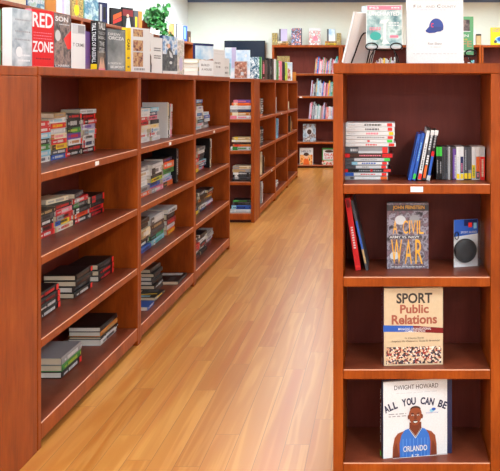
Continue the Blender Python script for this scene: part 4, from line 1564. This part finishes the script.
def fs(A):
    A.text('ALL YOU CAN BE', .25, .2, .75, .9, W, .02, True)
    A.rect(.05, .02, .95, .09, MAT['z'])


facing('hardcover_book', 'white and navy book of a blue jersey player on the bottom shelf', 'book', 382.2, 453, 382.3, 2.838, SH[3] + .0006, .024, NAVY, f, 10, 0, True, fs, NAVY)

# top of the freestanding bookcase
ZC = 1.5006


def f(A):
    A.text('F', .13, .832, .165, .875, MAT['v'], .005)
    A.text('OR', .19, .832, .27, .865, MAT['e'])
    A.text('AND', .34, .832, .50, .865, MAT['e'])
    A.text('C', .54, .832, .60, .878, MAT['v'], .005)
    A.text('OUNTY', .62, .832, .87, .865, MAT['e'])
    lines(A, .24, .7, (.795,), .008, MAT['l'])
    # cap
    A.ell(.525, .545, .125, .125, plain('picture_cap_blue', (42, 68, 150), .4), 0, 180)
    A.poly([(.40, .545), (.65, .545), (.645, .50), (.60, .475), (.50, .465), (.40, .49)], plain('picture_cap_blue_shade', (36, 58, 132), .4))
    A.poly([(.40, .55), (.42, .50), (.52, .475), (.53, .465), (.50, .455), (.40, .45), (.35, .465), (.335, .485)], plain('picture_cap_peak', (34, 56, 140), .4))
    A.text('C', .435, .535, .475, .60, MAT['x'], .03)
    A.text('Ron Shaw', .38, .275, .62, .31, MAT['e'], .005)
    lines(A, .42, .6, (.235,), .012, MAT['s'])
    lines(A, .12, .88, (.135,), .012, MAT['s'])


facing('hardcover_book', 'large white book with a blue baseball cap atop the game bookcase', 'book', 406.3, 463.6, -3.5, 2.86, ZC, .02, W, f, 0, 3)


def easel(label, M, w, hh, dd):
    """Black wire book easel: two front hooks with loops, a back support and feet. Local: x across, y towards the back."""
    o = thing('wire_easel', label, 'easel', M)
    r = .0022
    for s in (-1, 1):
        x = s * w / 2
        mb = MB()
        mb.tube([(x * 1.25, dd, r), (x * 1.1, dd * .45, hh * .55), (x * .8, .012, hh), (x * .85, -.012, hh - .012), (x * 1.05, -.034, r)], r, WIRE, 8)
        mb.build('leg', o)
        mb = MB()
        cx, cz = x * 1.0, hh + .010
        pts = [(cx + .021 * math.cos(a), -.0165, cz + .0125 * math.sin(a)) for a in [math.pi / 2 + s * i * 2 * math.pi / 18 for i in range(19)]]
        mb.tube(pts, r, WIRE, 8)
        mb.build('loop', o)
    mb = MB()
    mb.tube([(-w * .42, -.0165, hh), (0, -.0165, hh - .003), (w * .42, -.0165, hh)], r, WIRE, 8)
    mb.tube([(-w * .40, .010, hh), (0, .012, hh - .002), (w * .40, .010, hh)], r, WIRE, 8)
    mb.build('ledge', o)
    mb = MB()
    mb.tube([(-w * .3, .014, hh + .002), (-w * .2, .040, hh + .09), (0, .046, hh + .11), (w * .2, .040, hh + .09), (w * .3, .014, hh + .002)], r, WIRE, 8)
    mb.build('back_rest', o)
    return o


def f(A):
    A.rect(.02, .0, .98, .9, P_GAME)
    A.rect(.02, .905, .98, 1, MAT['i'])
    A.text('PS3', .08, .925, .34, .975, W, .02)
    lines(A, .7, .95, (.94,), .025, W)
    A.text('UNCHARTED', .07, .765, .93, .865, W, .03)
    A.poly([(.40, .66), (.64, .68), (.56, .58), (.55, .2), (.66, .1), (.42, .1), (.48, .2), (.48, .58), (.36, .58)], W)
    A.ell(.25, .28, .16, .1, MAT['q'])
    A.rect(.66, .24, .9, .30, MAT['i'])
    lines(A, .08, .4, (.46, .42), .025, MAT['i'])
    lines(A, .62, .92, (.58, .52), .025, W)
    A.rect(.02, .0, .98, .05, MAT['s'])


YE = 2.86
EH = (CAMZ + (VY - 49.6) * YE / F) - ZC
M_ = T(CX(384, YE), YE, ZC)
easel('black wire easel holding the game with pink top strip', M_, .088, EH, .06)
o = game_case('game case with pink strip and misty ruins propped on wire easel', T(CX(366.2, YE), YE - .013, ZC + EH + .0032) @ RZ(-90) @ RY(-6) @ T(-.0079, 0, 0),
              (49.6 - 5) * YE / F - .003, .014, CASEW, P_GAME, None, None, (402.3 - 366.2) * YE / F)
sl = [c for c in o.children if c.name.startswith('sleeve')][0]
mb = MB()
wq, hq = (402.3 - 366.2) * YE / F, (49.6 - 5) * YE / F - .003
mb.box((.0072, .002, .002), (.0076, wq - .002, hq - .002), P_GAME)
f(Art(mb, (.0076, .002, .002), (0, 1, 0), (0, 0, 1), wq - .004, hq - .004))
q = mb.build('printed_cover', o)

# pale board seen from behind, leaning on its own easel
wv = Vector((.75, .66, 0)).normalized()
nb = Vector((wv.y, -wv.x, 0))
tilt = R(21)
up = (nb * math.sin(tilt) + Vector((0, 0, 1)) * math.cos(tilt))
nn = wv.cross(up)
YB = 2.915
bh_, bw_, bt_ = .192, .137, .011
M_ = Matrix(((wv.x, up.x, nn.x, CX(342.4, YB)), (wv.y, up.y, nn.y, YB), (wv.z, up.z, nn.z, ZC + .005), (0, 0, 0, 1)))
o = thing('hardcover_book', 'pale grey book seen from behind, leaning towards the game case', 'book', M_)
mb = MB()
mb.box((0, 0, -bt_ / 2), (bw_, bh_, -bt_ / 2 + .0028), CARDBACK); mb.box((0, 0, bt_ / 2 - .0028), (bw_, bh_, bt_ / 2), CARDBACK); mb.box((0, 0, -bt_ / 2), (.003, bh_, bt_ / 2), CARDBACK)
mb.build('cover', o)
mb = MB(); mb.box((.0035, .003, -bt_ / 2 + .003), (bw_ - .004, bh_ - .003, bt_ / 2 - .003), PAGESW); mb.build('pages', o)
o = thing('wire_easel', 'black curved wire easel behind the pale grey leaning book', 'easel', M_)
mb = MB()
zz = bt_ / 2 + .003
mb.tube([(.034, .002, zz + .001), (.038, .04, zz + .004), (.043, .08, zz + .004), (.049, .106, zz + .003), (.058, .118, zz + .002), (.072, .121, zz + .002), (.094, .116, zz + .002), (.10, .10, zz + .002), (.104, .06, zz + .004), (.108, .002, zz + .001)], .0026, WIRE, 8)
mb.build('back_support', o)
# blue slip between
o = facing('paperback_book', 'small blue booklet peeking out above the game case', 'book', 361.5, 372, 6.2, 3.0, ZC, .006, MAT['a'], lambda A: A.rect(0, 0, 1, 1, P_SKY), hard=False)


# green book on an easel behind the white book
def f(A):
    A.rect(.2, .62, .85, .92, P_FIGHT)
    A.rect(.18, .60, .87, .62, W)
    A.text('MEN', .3, .46, .8, .53, W, .02)
    A.text('OF THE', .3, .38, .75, .42, MAT['y'])
    A.text('LIFE', .2, .20, .92, .36, MAT['t'], .02)
    A.rect(.1, .08, .9, .10, W)


GREENB = plain('green_cover', (92, 168, 112), .4)
YG = 3.03
zg = CAMZ + (VY - 55.2) * YG / F
easel('black wire easel lifting the green book behind the white one', T(CX(461, YG), YG, ZC), .07, zg - ZC - .003, .05)
book('hardcover_book', 'green sport book propped behind the large white cap book', 'book', T(CX(449, YG), YG - .0125, zg + .0018) @ RZ(-90) @ RY(-4) @ T(-.0074, 0, 0),
     (55.2 - 17) * YG / F, (473.3 - 449) * YG / F, .014, GREENB, True, None, f, None, PAGESW)


# ------------------------------------------------------------------ ceiling lights
GLOW, nt, b = new_mat('lamp_diffuser')
b.inputs['Base Color'].default_value = (.9, .9, .9, 1)
b.inputs['Emission Color'].default_value = (.96, .985, 1, 1)
b.inputs['Emission Strength'].default_value = 6
ROWN = ['first', 'second', 'third', 'fourth', 'fifth', 'sixth', 'seventh']
for ix, (xc, wn) in enumerate(((-2.6, 'over the side wall'), (-1.1, 'over the aisle'), (1.5, 'over the game bookcase'), (3.6, 'over the far side'))):
    for iy, yc in enumerate((-2.4, .2, 2.8, 5.4, 8.0, 10.4, 12.6)):
        o = thing('ceiling_light', 'rectangular ceiling light %s, %s counting into the shop' % (wn, ROWN[iy]), 'ceiling light', T(xc, yc, H - .045), 'ceiling lights in rows')
        mb = MB()
        for a, c in (((-.32, -.62), (.32, -.59)), ((-.32, .59), (.32, .62)), ((-.32, -.59), (-.29, .59)), ((.29, -.59), (.32, .59))):
            mb.box((a[0], a[1], 0), (c[0], c[1], .044), TAGW)
        mb.build('frame', o)
        mb = MB(); mb.box((-.289, -.589, .012), (.289, .589, .02), GLOW); mb.build('diffuser', o)
        L = bpy.data.lights.new('ceiling_lamp', 'AREA')
        L.shape = 'RECTANGLE'; L.size = .58; L.size_y = 1.18; L.energy = (45, 48, 12, 12, 14, 25, 38)[iy] * ((1.15, .5, 1.2, 1)[ix] if iy > 4 else (.5, .35, 1.7, 1)[ix] if iy < 2 else (1.1, (2.7, 1.1, 1.4)[iy - 2], .2, .15)[ix]); L.color = (.88, .965, 1)
        lo = bpy.data.objects.new('ceiling_lamp', L); COL.objects.link(lo); lo.parent = o
        lo.location = (0, 0, .008)
# added area lights at the unseen front windows, filling fronts that face the camera
for xa, xb in ((-3.1, .6), (.9, 4.6)):
    L = bpy.data.lights.new('window_daylight', 'AREA')  # added frontal fill light at the unseen windows
    L.shape = 'RECTANGLE'; L.size = xb - xa - .15; L.size_y = 2.1; L.energy = 12; L.color = (.95, .98, 1)
    lo = bpy.data.objects.new('window_daylight', L); COL.objects.link(lo)  # object of the added frontal fill light
    lo.location = ((xa + xb) / 2, Y0 + .03, 1.48); lo.rotation_euler = (R(90), 0, 0)

w = bpy.data.worlds.new('daylight'); scene.world = w
w.use_nodes = True
w.node_tree.nodes['Background'].inputs['Color'].default_value = (.8, .9, 1, 1)
w.node_tree.nodes['Background'].inputs['Strength'].default_value = 1.0

# ------------------------------------------------------------------ camera
cam = bpy.data.cameras.new('camera')
co = bpy.data.objects.new('camera', cam); COL.objects.link(co)
co.location = (0, 0, CAMZ); co.rotation_euler = (R(90), 0, 0)
cam.sensor_fit = 'HORIZONTAL'; cam.sensor_width = 36
cam.lens = F / 500 * 36
cam.shift_x = -(VX - 250) / 500
cam.shift_y = -(235.5 - VY) / 500
cam.clip_start = .05
scene.camera = co
vs = scene.view_settings
vs.view_transform = 'Standard'
vs.look = 'None'
vs.gamma = 1
vs.use_curve_mapping = False
vs.exposure = 0.0
print('THINGS', len(LABELS))
